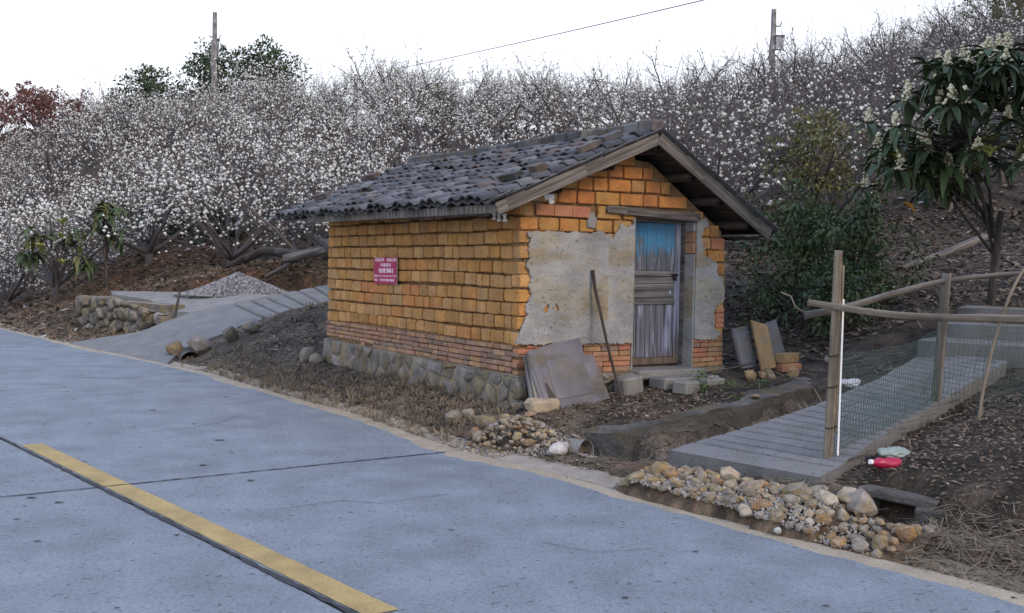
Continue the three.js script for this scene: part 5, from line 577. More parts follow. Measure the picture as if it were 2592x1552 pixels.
  for (const [x, z, ry, l, m] of [[2.85, -7.75, 0.5, 'crumpled pale green bag caught at the foot of the netting', [0.30, 0.37, 0.34]], [3.5, -10.7, 0.2, 'scrap of white plastic on the dark bank', [0.6, 0.62, 0.65]]]) { const o = thing('plastic_bag', l, 'bag', [x, height(x, z) + 0.05, z], ry), g = new THREE.IcosahedronGeometry(0.1, 3), Q = g.attributes.position; for (let i = 0; i < Q.count; i++) { const v = V().fromBufferAttribute(Q, i), k = 0.75 + 0.6 * (fbm(v.x * 22 + v.z * 9, v.y * 22 + v.z * 14, 9, 3) - 0.3); Q.setXYZ(i, v.x * k * 1.5, v.y * k * 0.6, v.z * k); } g.computeVertexNormals(); mesh('film', g, mat('bag' + Math.round(x * 10), m, { rough: 0.5 }), o); }
  // culvert: a square mouth of rough stones in the bank below the fenced soil
  const w = thing('culvert', 'square dark culvert mouth of rough stones in the bank at lower right', 'culvert'), A = V(2.33, 0, -7.64), D = V(0.711, 0, 0.703), at = (t, y, n = 0) => V(A.x + D.x * t - D.z * n, y, A.z + D.z * t + D.x * n), ang = Math.atan2(-D.z, D.x);
  const blk = (name, t0, t1, y0, y1, n0, n1, m) => { const g = mesh(name, chamferBox(t1 - t0, y1 - y0, n1 - n0, 0.015, 0.03, R), m, w); g.position.copy(at((t0 + t1) / 2, (y0 + y1) / 2, (n0 + n1) / 2)); g.rotation.y = ang; };
  blk('side_stone', 0.3, 0.47, -0.12, 0.14, -0.15, 0.24, M.oldconc); blk('side_stone', 0.76, 1.0, -0.12, 0.16, -0.15, 0.26, M.oldconc); blk('lintel_stone', 0.34, 0.9, 0.15, 0.2, -0.1, 0.24, M.oldconc); blk('back_stone', 0.48, 0.8, -0.12, 0.24, -0.3, -0.22, M.oldconc); blk('side_stone', 1.0, 1.4, -0.1, 0.13, 0.05, 0.26, M.oldconc); blk('side_stone', 0.1, 0.34, -0.1, 0.1, 0.05, 0.25, M.oldconc);
  const lg = thing('fallen_pole', 'weathered grey pole lying up the dark bank on the right', 'pole'); mesh('pole_wood', new MB().tube([V(5.9, 1.68, -15.9), V(6.6, 1.9, -16.2), V(7.45, 2.2, -16.6)], 0.05, 0.065, 9).geo(), M.greyWood, lg); for (const p of [0]) { lg.position.y = 0.02; }
}
// ---------------------------------------------------------------- utility poles and the wire
{
  const pole = (x, z, top, label, box2) => { const y = height(x, z), o = thing('utility_pole', label, 'pole', [x, y, z]); const pts = []; for (let i = 0; i <= 12; i++) pts.push(V(0.03 * (fbm(i * 0.5, 2, 7, 2) - 0.5) * 4 + 0.02 * (top - y) * i / 12, (top - y) * i / 12, 0)); mesh('pole_shaft', new MB().tube(pts, 0.17, 0.1, 10).geo(), mat('poleGrey', [0.50, 0.50, 0.52], { map: T.bark }), o); const tp = (h) => V(0.02 * h, h, 0); const arms = box2 ? [[top - y - 0.7, 0.28, 0.12]] : [[top - y - 1.15, -0.2, 0], [top - y - 1.25, 0.25, 0.15], [top - y - 1.6, -0.17, 0], [top - y - 2.0, -0.18, 0]]; for (const [h, dx, dy] of arms) { mesh('bracket', new MB().tube([tp(h), tp(h).add(V(dx, 0.0, 0.05)), tp(h).add(V(dx * 1.15, dy + 0.06, 0.06))], 0.03, 0.022, 6).geo(), M.black, o); } if (box2) { const b = mesh('meter_box', boxUV(new THREE.BoxGeometry(0.32, 0.55, 0.25)), mat('boxGrey', [0.42, 0.43, 0.46], { rough: 0.6 }), o); b.position.copy(tp(top - y - 1.4)).add(V(0.26, 0, 0.05)); const r = mesh('box_roof', boxUV(new THREE.BoxGeometry(0.38, 0.04, 0.3)), M.black, o); r.position.copy(tp(top - y - 1.12)).add(V(0.27, 0, 0.05)); } else mesh('pole_cleat', boxUV(new THREE.BoxGeometry(0.26, 0.9, 0.2)), M.poleGrey, o).position.copy(tp(top - y - 1.75)); return o; };
  pole(-14.35, -50, 13.06, 'tall grey utility pole rising behind the blossoming trees on the left'); pole(10.55, -44, 12.25, 'grey utility pole with a meter box on the right hilltop', true); pole(9.92, -18.5, 8.4, 'grey utility pole past the loquat tree that carries the overhead wire');
  pole(-8.95, -58.5, 11.75, 'grey utility pole hidden among the far blossoming trees');
  const a = V(10.05, 8.06, -18.5), b = V(-8.77, 11.62, -58.5), pts = []; for (let i = 0; i <= 40; i++) { const t = i / 40, p = a.clone().lerp(b, t); p.y -= 0.9 * 4 * t * (1 - t) * 0.15; pts.push(p); } const wr = mesh('overhead_wire', new MB().tube(pts, 0.014, 0.014, 5).geo(), M.black); tag(wr, 'thin black overhead wire crossing the white sky', 'wire');
}

// ---------------------------------------------------------------- plum trees in blossom
const rdir = (R, el0, el1) => { const a = R() * 6.283, e = lerp(el0, el1, R()); return V(Math.cos(a) * Math.cos(e), Math.sin(e), Math.sin(a) * Math.cos(e)); };
function limb(R, from, dir, len, n, wob, lift) { const pts = [from.clone()], d = dir.clone(); for (let i = 0; i < n; i++) { d.add(V((R() - 0.5) * wob, (R() - 0.5) * wob * 0.7 + lift, (R() - 0.5) * wob)).normalize(); pts.push(pts[i].clone().addScaledVector(d, len / n)); } return pts; }
const along = (pts, t) => { const f = t * (pts.length - 1), k = Math.min(pts.length - 2, Math.floor(f)); return [pts[k].clone().lerp(pts[k + 1], f - k), pts[k + 1].clone().sub(pts[k]).normalize()]; };
function plumGeo(seed, density, leafy = 0) {
  const R = rng(seed), wood = new MB(), bl = new MB(), lf = new MB(), th = 0.25 + 0.3 * R(), trunk = limb(R, V(0, -0.25, 0), V((R() - 0.5) * 0.5, 1, (R() - 0.5) * 0.5).normalize(), th + 0.25, 4, 0.25, 0); wood.tube(trunk, 0.1, 0.075, 7); const top = trunk[trunk.length - 1];
  const nl = 5 + Math.floor(R() * 2), bloom = (p, sp, s = 1) => { if (R() < density) bl.octa(p.clone().add(V((R() - 0.5) * sp, (R() - 0.5) * sp, (R() - 0.5) * sp)), (0.022 + 0.019 * R()) * s, R); if (R() < leafy) lf.leaf(p, rdir(R, -0.3, 1), V(0, 1, 0.3), 0.06 + 0.03 * R(), 0.03); };
  for (let i = 0; i < nl; i++) { const az = i / nl * 6.283 + R() * 0.7, el = 0.38 + 0.6 * R(), L = 1.5 + 0.9 * R(), l = limb(R, top, V(Math.cos(az) * Math.cos(el), Math.sin(el), Math.sin(az) * Math.cos(el)), L, 7, 0.38, 0.02); wood.tube(l, 0.05, 0.014, 5);
    const ns = 8; for (let j = 0; j < ns; j++) { const t = lerp(0.22, 0.98, (j + R()) / ns), [p, d] = along(l, Math.min(0.99, t)), d2 = d.clone().multiplyScalar(0.55).add(rdir(R, -0.55, 0.85)).normalize(), s = limb(R, p, d2, (0.6 + 0.8 * R()) * lerp(1.15, 0.75, t), 5, 0.42, 0.05); wood.tube(s, 0.013, 0.005, 4, false);
      const nt = 8; for (let k = 0; k < nt; k++) { const [q, e] = along(s, Math.min(0.99, lerp(0.1, 1, (k + R()) / nt))), d3 = e.clone().multiplyScalar(0.7).add(rdir(R, -0.5, 1.1)).normalize(), tl = 0.22 + 0.4 * R(), w = limb(R, q, d3, tl, 2, 0.3, 0.06); wood.tube(w, 0.0055, 0.003, 3, false); const nb = Math.ceil(tl / 0.055); for (let b = 0; b < nb; b++) bloom(along(w, (b + R()) / nb * 0.99)[0], 0.07); }
      for (let b = 0; b < 9; b++) bloom(along(s, R() * 0.99)[0], 0.08); } }
  for (let i = 0; i < 7; i++) { const w = limb(R, top, rdir(R, 0.9, 1.4), 1.6 + 1.1 * R(), 5, 0.3, 0.05); wood.tube(w, 0.014, 0.004, 4, false); for (let b = 0; b < 16; b++) bloom(along(w, 0.3 + R() * 0.69)[0], 0.08); for (let k = 0; k < 5; k++) { const [q] = along(w, 0.4 + 0.58 * R()), v = limb(R, q, rdir(R, 0.1, 1.2), 0.3 + 0.3 * R(), 2, 0.3, 0); wood.tube(v, 0.005, 0.003, 3, false); for (let b = 0; b < 5; b++) bloom(along(v, R() * 0.99)[0], 0.07); } }
  return { wood: wood.geo(), bloom: bl.geo(), leaf: leafy ? lf.geo() : null };
}
{
  const R = rng(2024), dense = [], sparse = []; [0.2, 0.17, 0.22, 0.12, 0.09].forEach((q, i) => dense.push(plumGeo(700 + i, q))); [0.07, 0.05, 0.085, 0.035, 0.02].forEach((q, i) => sparse.push(plumGeo(800 + i, q, 0.04)));
  const spots = []; const tryAt = (x, z, sp) => { if (nd(x, z) < 2.2) return; if (spots.some(([a, b]) => Math.hypot(a - x, b - z) < sp)) return; spots.push([x, z]); };
  // the front row is placed, the rest fill the slope
  for (const [x, z] of [[-13.4, -27.8], [-11.3, -26.2], [-8.9, -25.8], [-6.6, -24.9], [-4.7, -24.0], [-15.6, -30.2], [-12.4, -30], [-10.0, -28.6], [-7.4, -27.9], [-5.2, -26.9], [-3.2, -24.6], [-1.4, -23.4], [0.8, -22.2], [2.8, -21.4], [5.0, -20.6], [6.8, -21.5], [8.6, -20.8], [3.4, -18.4], [5.2, -17.4], [10.2, -22.2], [-15.5, -32.5]]) spots.push([x, z]);
  for (let i = 0; i < 4000; i++) { const z = -21 - R() * 34, x = (R() * 2 - 1) * 0.6 * -z; if (x < 0 && z > -28) continue; if (x > 0 && z > -22) continue; tryAt(x, z, 2.35 - 0.1 * R()); }
  const ordinal = (n) => (['first', 'second', 'third'][n - 1] ?? ['fourth', 'fifth', 'sixth', 'seventh', 'eighth', 'ninth', 'tenth', 'eleventh', 'twelfth', 'thirteenth', 'fourteenth', 'fifteenth', 'sixteenth', 'seventeenth', 'eighteenth', 'nineteenth', 'twentieth'][n - 4] ?? ('twenty-' + ['first', 'second', 'third', 'fourth', 'fifth', 'sixth', 'seventh', 'eighth', 'ninth'][n - 21])), front = spots.filter(([x, z]) => z > -27.5 && Math.abs(x / z) < 0.5).sort((a, b) => a[0] / -a[1] - b[0] / -b[1]);
  for (const spot of spots) { const [x, z] = spot, nth = front.indexOf(spot) + 1, k = x / -z, left = k < 0.1 + 0.08 * (R() - 0.5), far = z < -42, set = left ? dense : sparse, p = set[Math.floor(R() * 5)], near = z > -30;
    const where = x < -4 ? 'on the slope left of the hut' : x < 3.5 ? 'on the slope behind the hut roof' : 'on the hillside right of the hut', row = near ? 'front-row' : far ? 'hilltop' : 'mid-slope';
    const t = thing('plum_tree', nth ? (left ? 'white-blossomed' : 'sparsely blossoming') + ' plum tree, ' + ordinal(nth) + ' from the left in the front row' : row + (left ? ' plum tree white with blossom ' : ' plum tree with scattered white blossom ') + where, 'tree', [x, height(x, z) - (z > -31 && x < 0 ? 0.28 : 0.05), z], R() * 6.283, 'plum trees in blossom'), s = (0.95 + 0.3 * R()) * (x < -3 && z > -31 ? 1.1 : 1); t.scale.set(s, s * (0.92 + 0.16 * R()), s);
    mesh('trunk', p.wood, M.twig, t); mesh('crown', p.bloom, M.blossom, t); if (p.leaf) mesh('leaves', p.leaf, M.leafOlive, t); }
  console.log('plum trees', spots.length);
  // low blossoming bough left of the hut, and the felled wood under it
  const lg = (name, label, cat, pts, r0, r1, m) => { const o = thing(name, label, cat); mesh('wood', new MB().tube(pv(pts), r0, r1, 8).geo(), m, o); };
  const g = (x, z, d = 0) => [x, height(x, z) + d, z];
  lg('fallen_log', 'thick felled trunk slanting up to the left of the hut', 'log', [g(-6.5, -24.2, 0.05), g(-5.6, -23.6, 0.42), g(-4.6, -22.9, 0.85), g(-3.9, -22.4, 1.05)], 0.09, 0.12, M.bark); lg('fallen_log', 'grey split log on the brushwood by the hut eave', 'log', [g(-4.9, -22.6, 0.8), g(-3.6, -21.9, 0.9), g(-2.9, -21.2, 0.55)], 0.1, 0.08, M.greyWood); lg('fallen_log', 'dark bough sloping down behind the hut wall', 'log', [g(-4.3, -22.9, 1.15), g(-3.4, -20.9, 0.75), g(-2.7, -19.0, 0.35)], 0.08, 0.13, M.bark); lg('fallen_log', 'thin grey bough crossed over the brushwood', 'log', [g(-5.4, -23.0, 0.35), g(-4.2, -22.4, 1.0), g(-3.2, -22.0, 1.3)], 0.045, 0.03, M.greyWood);
}
// ---------------------------------------------------------------- evergreen trees, shrubs and loquats
function leafy(seed, rx, ry, rz, n, len, w, clumps, cy) {   // foliage: leaves gathered in clumps through a crown
  const R = rng(seed), m = new MB(), cs = []; for (let i = 0; i < clumps; i++) { const d = rdir(R, -0.9, 1.5), k = Math.pow(R(), 0.45); cs.push([V(d.x * rx * k, cy + d.y * ry * k, d.z * rz * k), (0.16 + 0.2 * R()) * Math.min(rx, ry)]); }
  for (let i = 0; i < n; i++) { const [c, r] = cs[Math.floor(R() * clumps)], d = rdir(R, -1.3, 1.5), p = c.clone().addScaledVector(d, r * Math.pow(R(), 0.4)); m.leaf(p, d.clone().add(V(0, 0.25, 0)), rdir(R, 0.3, 1.5), len * (0.7 + 0.6 * R()), w * (0.7 + 0.6 * R()), 0.3); } return m.geo();
}
function stems(seed, h, n, spread, r) { const R = rng(seed), m = new MB(); m.tube(limb(R, V(0, -0.3, 0), V(0, 1, 0), h * 0.5 + 0.3, 4, 0.2, 0), r, r * 0.7, 7); for (let i = 0; i < n; i++) { const l = limb(R, V(0, h * (0.15 + 0.35 * R()), 0), rdir(R, 0.4, 1.2), h * 0.55, 5, 0.35, 0.05); m.tube(l, r * 0.5, r * 0.12, 5, false); } return m.geo(); }
{
  const bush = (name, label, cat, x, z, rx, ry, m, n, len, w, cl, seed, group, cy = ry * 0.9, yoff = 0) => { const o = thing(name, label, cat, [x, height(x, z) + yoff, z], 0, group); mesh('stem', stems(seed, cy + ry * 0.6, 9, 1, 0.05 + rx * 0.02), M.bark, o); mesh('crown', leafy(seed, rx, ry, rx, n, len, w, cl, cy), m, o); return o; };
  bush('evergreen_tree', 'dark evergreen tree on the skyline left of the tall pole', 'tree', -20.2, -58, 2.6, 2.2, M.leafDark, 5200, 0.22, 0.11, 60, 31, undefined, 4.0, -1.0); bush('evergreen_tree', 'tall dark evergreen tree on the skyline at the pole', 'tree', -16.2, -57, 2.1, 2.5, M.leafDark, 4800, 0.22, 0.11, 52, 32, undefined, 4.6, -0.9); bush('evergreen_tree', 'dark evergreen tree right of the tall pole', 'tree', -13.0, -56, 2.0, 2.2, M.leafDark, 4200, 0.22, 0.11, 50, 33, undefined, 4.6, -1.3);
  for (let i = 0; i < 10; i++) bush('red_shrub', 'reddish-brown bush on the far ridge at the left edge', 'bush', -36 + i * 1.75, -68 - (i % 3) * 2, 2.1, 1.5, M.leafRed, 2600, 0.2, 0.1, 36, 50 + i, 'reddish bushes on the far ridge', 2.6, -0.9 - 0.12 * i);
  bush('green_shrub', 'dense dark green bush right behind the hut', 'bush', 3.9, -14.0, 1.15, 0.95, M.leafMid, 5200, 0.085, 0.04, 60, 61, undefined, 0.85); bush('green_shrub', 'dark green bush at the right of the dense one', 'bush', 4.75, -14.4, 0.8, 0.75, M.leafDark, 3000, 0.085, 0.04, 40, 62, undefined, 0.75); bush('green_shrub', 'low dark bush on the bank beside the bamboo post', 'bush', 4.0, -13.2, 0.65, 0.5, M.leafDark, 2000, 0.08, 0.04, 30, 64, undefined, 0.4); bush('olive_shrub', 'yellow-green bush above the right end of the roof', 'bush', 4.9, -17.0, 1.1, 0.8, M.leafOlive, 2600, 0.08, 0.04, 44, 63, undefined, 1.4); bush('olive_shrub', 'yellow-green tree crown high on the right hillside', 'tree', 17.5, -36, 2.2, 1.2, M.leafOlive, 3400, 0.13, 0.06, 46, 65, undefined, 2.6);
  bush('dark_undergrowth', 'dark green undergrowth beneath the trees left of the hut', 'bush', -9.2, -28.2, 1.1, 0.7, M.leafBlue, 2200, 0.12, 0.05, 30, 66, 'undergrowth', 0.6); bush('dark_undergrowth', 'dark green weeds behind the gravel heap', 'bush', -7.6, -27.4, 0.9, 0.5, M.leafBlue, 1600, 0.12, 0.05, 24, 67, 'undergrowth', 0.45); bush('green_patch', 'bright green bush among the blossom above the roof ridge', 'bush', -2.9, -40, 0.9, 0.9, M.leafMid, 1500, 0.14, 0.06, 20, 68, undefined, 1.2);
  bush('evergreen_tree', 'large dark evergreen tree standing right of the fenced soil', 'tree', 7.1, -8.4, 2.1, 1.7, M.leafDark, 7000, 0.22, 0.1, 70, 71, undefined, 4.3);
  // loquats: long leaves in whorls, cream flower heads
  const lg = [0, 1, 2, 3].map((i) => { const m = new MB(), L = 0.24 + 0.02 * i, w = 0.07, n = 5; const c = [], l = [], r = []; for (let k = 0; k <= n; k++) { const t = k / n, wd = w * Math.sin(Math.pow(t, 0.8) * 3.0) * 0.55 + 0.002, y = 0.05 * t - (0.14 + 0.05 * i) * t * t; c.push(m.v(0, y, t * L)); l.push(m.v(-wd, y + wd * 0.35, t * L)); r.push(m.v(wd, y + wd * 0.35, t * L)); if (k) { m.quad(l[k - 1], l[k], c[k], c[k - 1]); m.quad(c[k - 1], c[k], r[k], r[k - 1]); } } return m.geo(); });
  const loquat = (label, x, z, h, rx, ry, whorls, flowers, seed, opts = {}) => { const cx = opts.cx ?? 0, hubs = [];
    const R = rng(seed), o = thing('loquat_tree', label, 'tree', [x, height(x, z), z]), w = new MB(); w.tube(limb(R, V(0, -0.3, 0), V(0, 1, 0), h * 0.45 + 0.3, 4, 0.12, 0), 0.085 * h / 4, 0.06 * h / 4, 8); const fl = new MB(), extra = []; let nleaf = 0; for (let i = 0; i < 9; i++) { const d = rdir(R, -0.3, 1.2), hb = V(cx * 0.8 + d.x * rx * 0.5, h * 0.6 + d.y * ry * 0.5, d.z * rx * 0.5), st = V(0, h * (0.2 + 0.25 * R()), 0); hubs.push(hb); w.tube([st, st.clone().lerp(hb, 0.5).add(V(0, 0.08 * h, 0)), hb], 0.03 * h / 4, 0.016, 6, false); }
    for (let i = 0; i < whorls; i++) { const d = rdir(R, -0.7, 1.4), k = Math.pow(R(), 0.3), p = V(cx + d.x * rx * k, h * 0.62 + d.y * ry * k, d.z * rx * k), from = hubs.reduce((a, b) => a.distanceTo(p) < b.distanceTo(p) ? a : b), mid = from.clone().lerp(p, 0.55).add(V(0, -0.05, 0)); w.tube([from, mid, p], 0.014, 0.007, 5, false);
      const nl = 8 + Math.floor(R() * 4), hasF = R() < flowers, mt = R() < (opts.young ?? 0.06) ? M.leafYellow : R() < 0.5 ? M.leafDark : R() < 0.75 ? M.leafMid : M.leafOlive;
      for (let j = 0; j < nl; j++) { const a = j / nl * 6.283 * 1.6 + R() * 0.5, e = mt === M.leafYellow ? 0.9 + 0.4 * R() : lerp(-0.5, 0.75, R()), dir = V(Math.cos(a) * Math.cos(e), Math.sin(e), Math.sin(a) * Math.cos(e)), q = new THREE.Quaternion().setFromRotationMatrix(new THREE.Matrix4().lookAt(dir, V(0, 0, 0), V(0, 1, 0))), s = (0.8 + 0.4 * R()) * (mt === M.leafYellow ? 0.7 : 1) * (opts.leaf ?? 1); const L = lg[Math.floor(R() * 4)]; if (nleaf < 290) { const lf = mesh('leaf', L, mt, o); lf.position.copy(p); lf.quaternion.copy(q); lf.scale.setScalar(s); nleaf++; } else extra.push(L.clone().applyMatrix4(new THREE.Matrix4().compose(p, q, V(s, s, s)))); }
      if (hasF) { const hh = 0.14 + 0.06 * R(); for (let f = 0; f < 34; f++) { const t = R(), rr = 0.07 * (1 - t * 0.75) * Math.sqrt(R()), a = R() * 6.283; fl.octa(p.clone().add(V(Math.cos(a) * rr, 0.02 + t * hh, Math.sin(a) * rr)), 0.015 + 0.008 * R(), R); } } }
    mesh('trunk', w.geo(), M.bark, o); if (extra.length) mesh('inner_leaves', mergeGeometries(extra), M.leafDark, o).userData.kind = 'stuff'; if (fl.p.length) mesh('flower_heads', fl.geo(), M.blossomCream, o).userData.kind = 'stuff'; return o; };
  loquat('large loquat tree with cream flower heads at the right edge', 6.9, -11.8, 3.15, 1.45, 0.85, 125, 0.75, 91, { cx: -1.5 }); loquat('lower loquat branches with cream flowers left of the large one', 5.75, -12.6, 2.5, 0.9, 0.4, 34, 0.7, 92, { cx: -0.75 }); loquat('small young loquat with yellow-green shoots on the left bank', -10.5, -24.2, 1.9, 0.85, 0.75, 26, 0, 93, { young: 0.22, leaf: 1.15 }); loquat('slim young loquat sapling next to the small one on the left bank', -9.5, -24.6, 2.2, 0.45, 0.8, 15, 0, 94, { young: 0.1, leaf: 1.1 });
  const ol = mesh('orange_leaf', lg[0], M.leafOrange); ol.position.set(4.62, 2.5, -12.5); ol.scale.setScalar(0.8); ol.rotation.set(0.9, 0.9, 0); tag(ol, 'single orange dying leaf hanging from the loquat', 'leaf');
}
// ---------------------------------------------------------------- litter, straw, grass: nobody could count these
{
  const R = rng(31337), q = new THREE.Quaternion(), m4 = new THREE.Matrix4(), col = new THREE.Color();
  const inHut = (x, z) => { const dx = x - K0[0], dz = z - K0[2], lx = dx * Math.cos(HA) - dz * Math.sin(HA), lz = dx * Math.sin(HA) + dz * Math.cos(HA); return lx > -0.02 && lx < GW + 0.02 && lz < 0.02 && lz > -LZ; };
  const inRamp = (x, z) => { const L = [...rampL, ...[...rampR].reverse()]; let c = false; for (let i = 0, j = L.length - 1; i < L.length; j = i++) if ((L[i].z > z) !== (L[j].z > z) && x < (L[j].x - L[i].x) * (z - L[i].z) / (L[j].z - L[i].z) + L[i].x) c = !c; return c; };
  const inLeft = (x, z) => { const L = [[-8.5, -19.7], [-6.75, -18.9], [-9, -22.9], [-9.1, -23.6], [-5.2, -21.6], [-2, -21.7], [-1.6, -19.8], [-3.1, -19.2], [-4.8, -17.9], [-5.3, -16.1]]; let c = false; for (let i = 0, j = L.length - 1; i < L.length; j = i++) if ((L[i][1] > z) !== (L[j][1] > z) && x < (L[j][0] - L[i][0]) * (z - L[i][1]) / (L[j][1] - L[i][1]) + L[i][0]) c = !c; return c; };
  const scatter = (name, label, cat, geo, n, area, scale, tilt, colour, dy = 0.006) => { const im = new THREE.InstancedMesh(geo, new THREE.MeshStandardMaterial({ roughness: 0.95, side: THREE.DoubleSide }), n); let k = 0; for (let i = 0; i < n * 8 && k < n; i++) { const p = area(); if (!p) continue; const [x, z] = p; if (nd(x, z) < 0.03 || inHut(x, z) || inRamp(x, z) || inLeft(x, z)) continue; const s = scale(x, z); q.setFromEuler(new THREE.Euler((R() - 0.5) * tilt, R() * 6.283, (R() - 0.5) * tilt, 'YXZ')); m4.compose(V(x, height(x, z) + Math.max(0, pileH(x, z) - (name === 'pebbles' ? 0.005 : 9)) + dy, z), q, V(s * (0.7 + 0.6 * R()), s, s)); im.setMatrixAt(k, m4); im.setColorAt(k, col.setRGB(...colour(R()))); k++; } im.count = k; im.name = numbered(name); im.castShadow = im.receiveShadow = true; im.userData = { label, category: cat, kind: 'stuff' }; scene.add(im); return im; };
  const leafG = new MB(); { const a = leafG.v(-0.5, 0, 0), b = leafG.v(0, 0.12, -0.25), c = leafG.v(0.5, 0.05, 0), d = leafG.v(0, 0.1, 0.25); leafG.tri(a, d, b); leafG.tri(b, d, c); }
  const straw = new MB(); { const a = straw.v(-0.5, 0, -0.012), b = straw.v(-0.5, 0, 0.012), c = straw.v(0.0, 0.05, 0.01), d = straw.v(0, 0.05, -0.01), e = straw.v(0.5, 0.0, 0); straw.quad(a, b, c, d); straw.tri(d, c, e); }
  const blade = new MB(); for (let i = 0; i < 7; i++) { const a = i / 7 * 6.283 + 0.4 * hash(i, 2, 3), l = 0.6 + 0.6 * hash(i, 5, 1), dx = Math.cos(a), dz = Math.sin(a), w = 0.014, p0 = blade.v(dx * 0.03 - dz * w, 0, dz * 0.03 + dx * w), p1 = blade.v(dx * 0.03 + dz * w, 0, dz * 0.03 - dx * w), p2 = blade.v(dx * 0.2 * l, l * 0.7, dz * 0.2 * l), p3 = blade.v(dx * 0.5 * l, l, dz * 0.5 * l); blade.tri(p0, p1, p2); blade.tri(p1, p3, p2); }
  const browns = (t) => { const k = 0.5 + 0.9 * t; return t > 0.975 ? [0.36, 0.32, 0.27] : [0.17 * k, 0.125 * k, 0.09 * k]; }, dry = (t) => { const k = 0.55 + 0.6 * t; return [0.26 * k, 0.21 * k, 0.15 * k]; };
  const near = (n0, n1, t0, t1) => () => { const t = lerp(t0, t1, R()), n = lerp(n0, n1, R()), e = edgeAt(t), x = e[0] + 0.77 * n, z = e[1] - 0.63 * n; return [x, z]; };
  scatter('leaf_litter', 'brown fallen leaves over the verge by the hut', 'leaves', leafG.geo(), 6500, near(0.15, 3.2, -1.5, 8), () => 0.03 + 0.045 * R(), 0.9, browns);
  scatter('leaf_litter', 'dark fallen leaves on the fenced soil at the right', 'leaves', leafG.geo(), 9000, () => [2.3 + R() * 3.2, -9.2 + R() * 3.8], () => 0.02 + 0.035 * R(), 0.9, browns, 0.012);
  scatter('leaf_litter', 'fallen leaves over the left bank', 'leaves', leafG.geo(), 9000, () => { const x = -14 + R() * 13, z = -18 - R() * 11; return z > -20 && x < -6 ? null : [x, z]; }, () => 0.05 + 0.08 * R(), 1.0, browns, 0.01);
  scatter('leaf_litter', 'dark fallen leaves over the right bank', 'leaves', leafG.geo(), 9000, () => [2.6 + R() * 7, -12.2 - R() * 9], () => 0.05 + 0.07 * R(), 1.0, browns, 0.01);
  scatter('leaf_litter', 'leaves fallen on the hillside under the trees', 'leaves', leafG.geo(), 14000, () => { const z = -20 - R() * 32; return [(R() * 2 - 1) * 0.55 * -z, z]; }, () => 0.1 + 0.12 * R(), 1.2, (t) => t > 0.93 ? [0.45, 0.43, 0.4] : browns(t), 0.02);
  scatter('dry_straw', 'dry straw and twigs along the road edge', 'straw', straw.geo(), 5200, near(0.1, 1.1, -6.5, 7), () => 0.1 + 0.22 * R() * R(), 0.6, dry, 0.012);
  scatter('dry_straw', 'matted straw on the verge at the lower right', 'straw', straw.geo(), 3200, near(0.08, 0.95, -5.6, -3.0), () => 0.1 + 0.22 * R(), 0.8, (t) => dry(t * 0.8), 0.03);
  scatter('dry_straw', 'twigs and straw on the banks', 'straw', straw.geo(), 6000, () => R() < 0.5 ? [-13 + R() * 11, -17 - R() * 12] : [2.4 + R() * 7, -8 - R() * 12], () => 0.15 + 0.3 * R(), 0.7, dry, 0.02);
  scatter('dry_grass', 'tufts of dry grass below the long wall', 'grass', blade.geo(), 800, near(0.3, 1.7, 0.3, 7.4), () => 0.03 + 0.075 * R() * R() + 0.02, 0.5, (t) => { const k = 0.5 + 0.5 * t; return [0.30 * k, 0.245 * k, 0.18 * k]; });
  scatter('dry_grass', 'dry grass by the left path and bank', 'grass', blade.geo(), 500, () => { const x = -12 + R() * 9, z = -16 - R() * 9; return inLeft(x, z) ? null : [x, z]; }, () => 0.05 + 0.07 * R(), 0.5, dry);
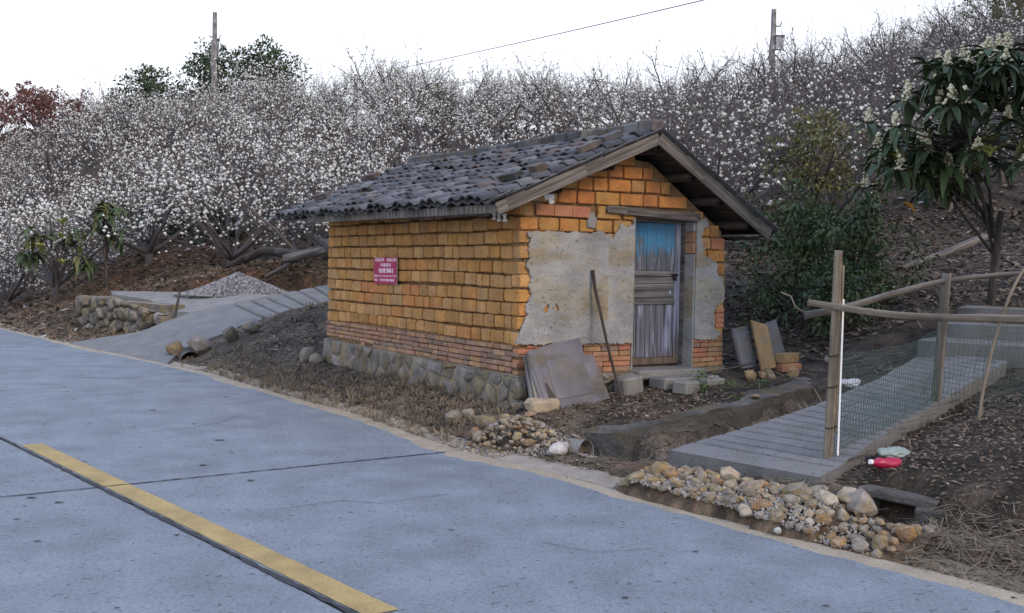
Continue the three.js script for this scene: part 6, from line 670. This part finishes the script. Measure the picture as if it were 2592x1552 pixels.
  const pebble = stoneGeo(77, 0.7, 0); scatter('pebbles', 'pale chips along the foot of the stone heaps', 'pebbles', pebble, 3400, () => { if (R() < 0.2) { const a = R() * 6.283, d = 0.2 + 0.4 * R(); return [0.02 + Math.cos(a) * d, -9.42 + Math.sin(a) * d * 0.7]; } const t = R() * R() * 0.4 + R() * 2.3, k = Math.min(2, Math.floor(t)), f = t - k, S = [[0.93, -7.98], [1.42, -7.36], [1.97, -6.76], [2.57, -6.14]], n = 0.12 - 0.56 * Math.pow(R(), 0.7); return [lerp(S[k][0], S[k + 1][0], f) + 0.76 * n, lerp(S[k][1], S[k + 1][1], f) - 0.65 * n]; }, () => 0.006 + 0.02 * R() * R(), 3, (t) => { const k = 0.2 + 0.26 * t; return [k, k * 0.92, k * 0.8]; }, 0.016); scatter('pebbles', 'small stones scattered over the yard and verge', 'pebbles', pebble, 1600, near(0.1, 3, -1.2, 8), () => 0.007 + 0.013 * R(), 3, (t) => { const k = 0.1 + 0.2 * t; return [k, k * 0.92, k * 0.82]; }, 0.004);
  // weeds at the door
  for (const [x, z, s, l] of [[2.0, 0.52, 0.16, 'leafy green weed growing by the door step'], [1.85, 0.75, 0.1, 'small green weed in front of the door block'], [2.15, 0.85, 0.09, 'green sprout on the yard near the ditch wall'], [2.5, 0.95, 0.08, 'little weed at the ditch edge of the yard'], [1.75, 1.35, 0.07, 'grassy sprout on the rim of the ditch wall']]) { const p = hp(x, 0, z), o = thing('weed', l, 'weed', [p.x, height(p.x, p.z), p.z]), m = new MB(), st = new MB(); for (let i = 0; i < 70; i++) { const d = rdir(R, 0.1, 1.3), c = d.clone().multiplyScalar(s * Math.pow(R(), 0.5)); c.x *= 1.7; m.leaf(c, d, V(0, 1, 0.2), s * 0.32, s * 0.2, 0.3); } for (let i = 0; i < 6; i++) st.tube([V(0, -0.02, 0), rdir(R, 0.5, 1.2).multiplyScalar(s)], 0.003, 0.002, 4, false); mesh('stem', st.geo(), M.leafMid, o); mesh('foliage', m.geo(), mat('weed' + Math.round(x * 100), [0.09, 0.16, 0.035], { side: THREE.DoubleSide, rough: 0.7 }), o); }
}
scene.traverse((o) => { if (o.isMesh) { o.castShadow = true; o.receiveShadow = true; } });
renderer.render(scene, camera);
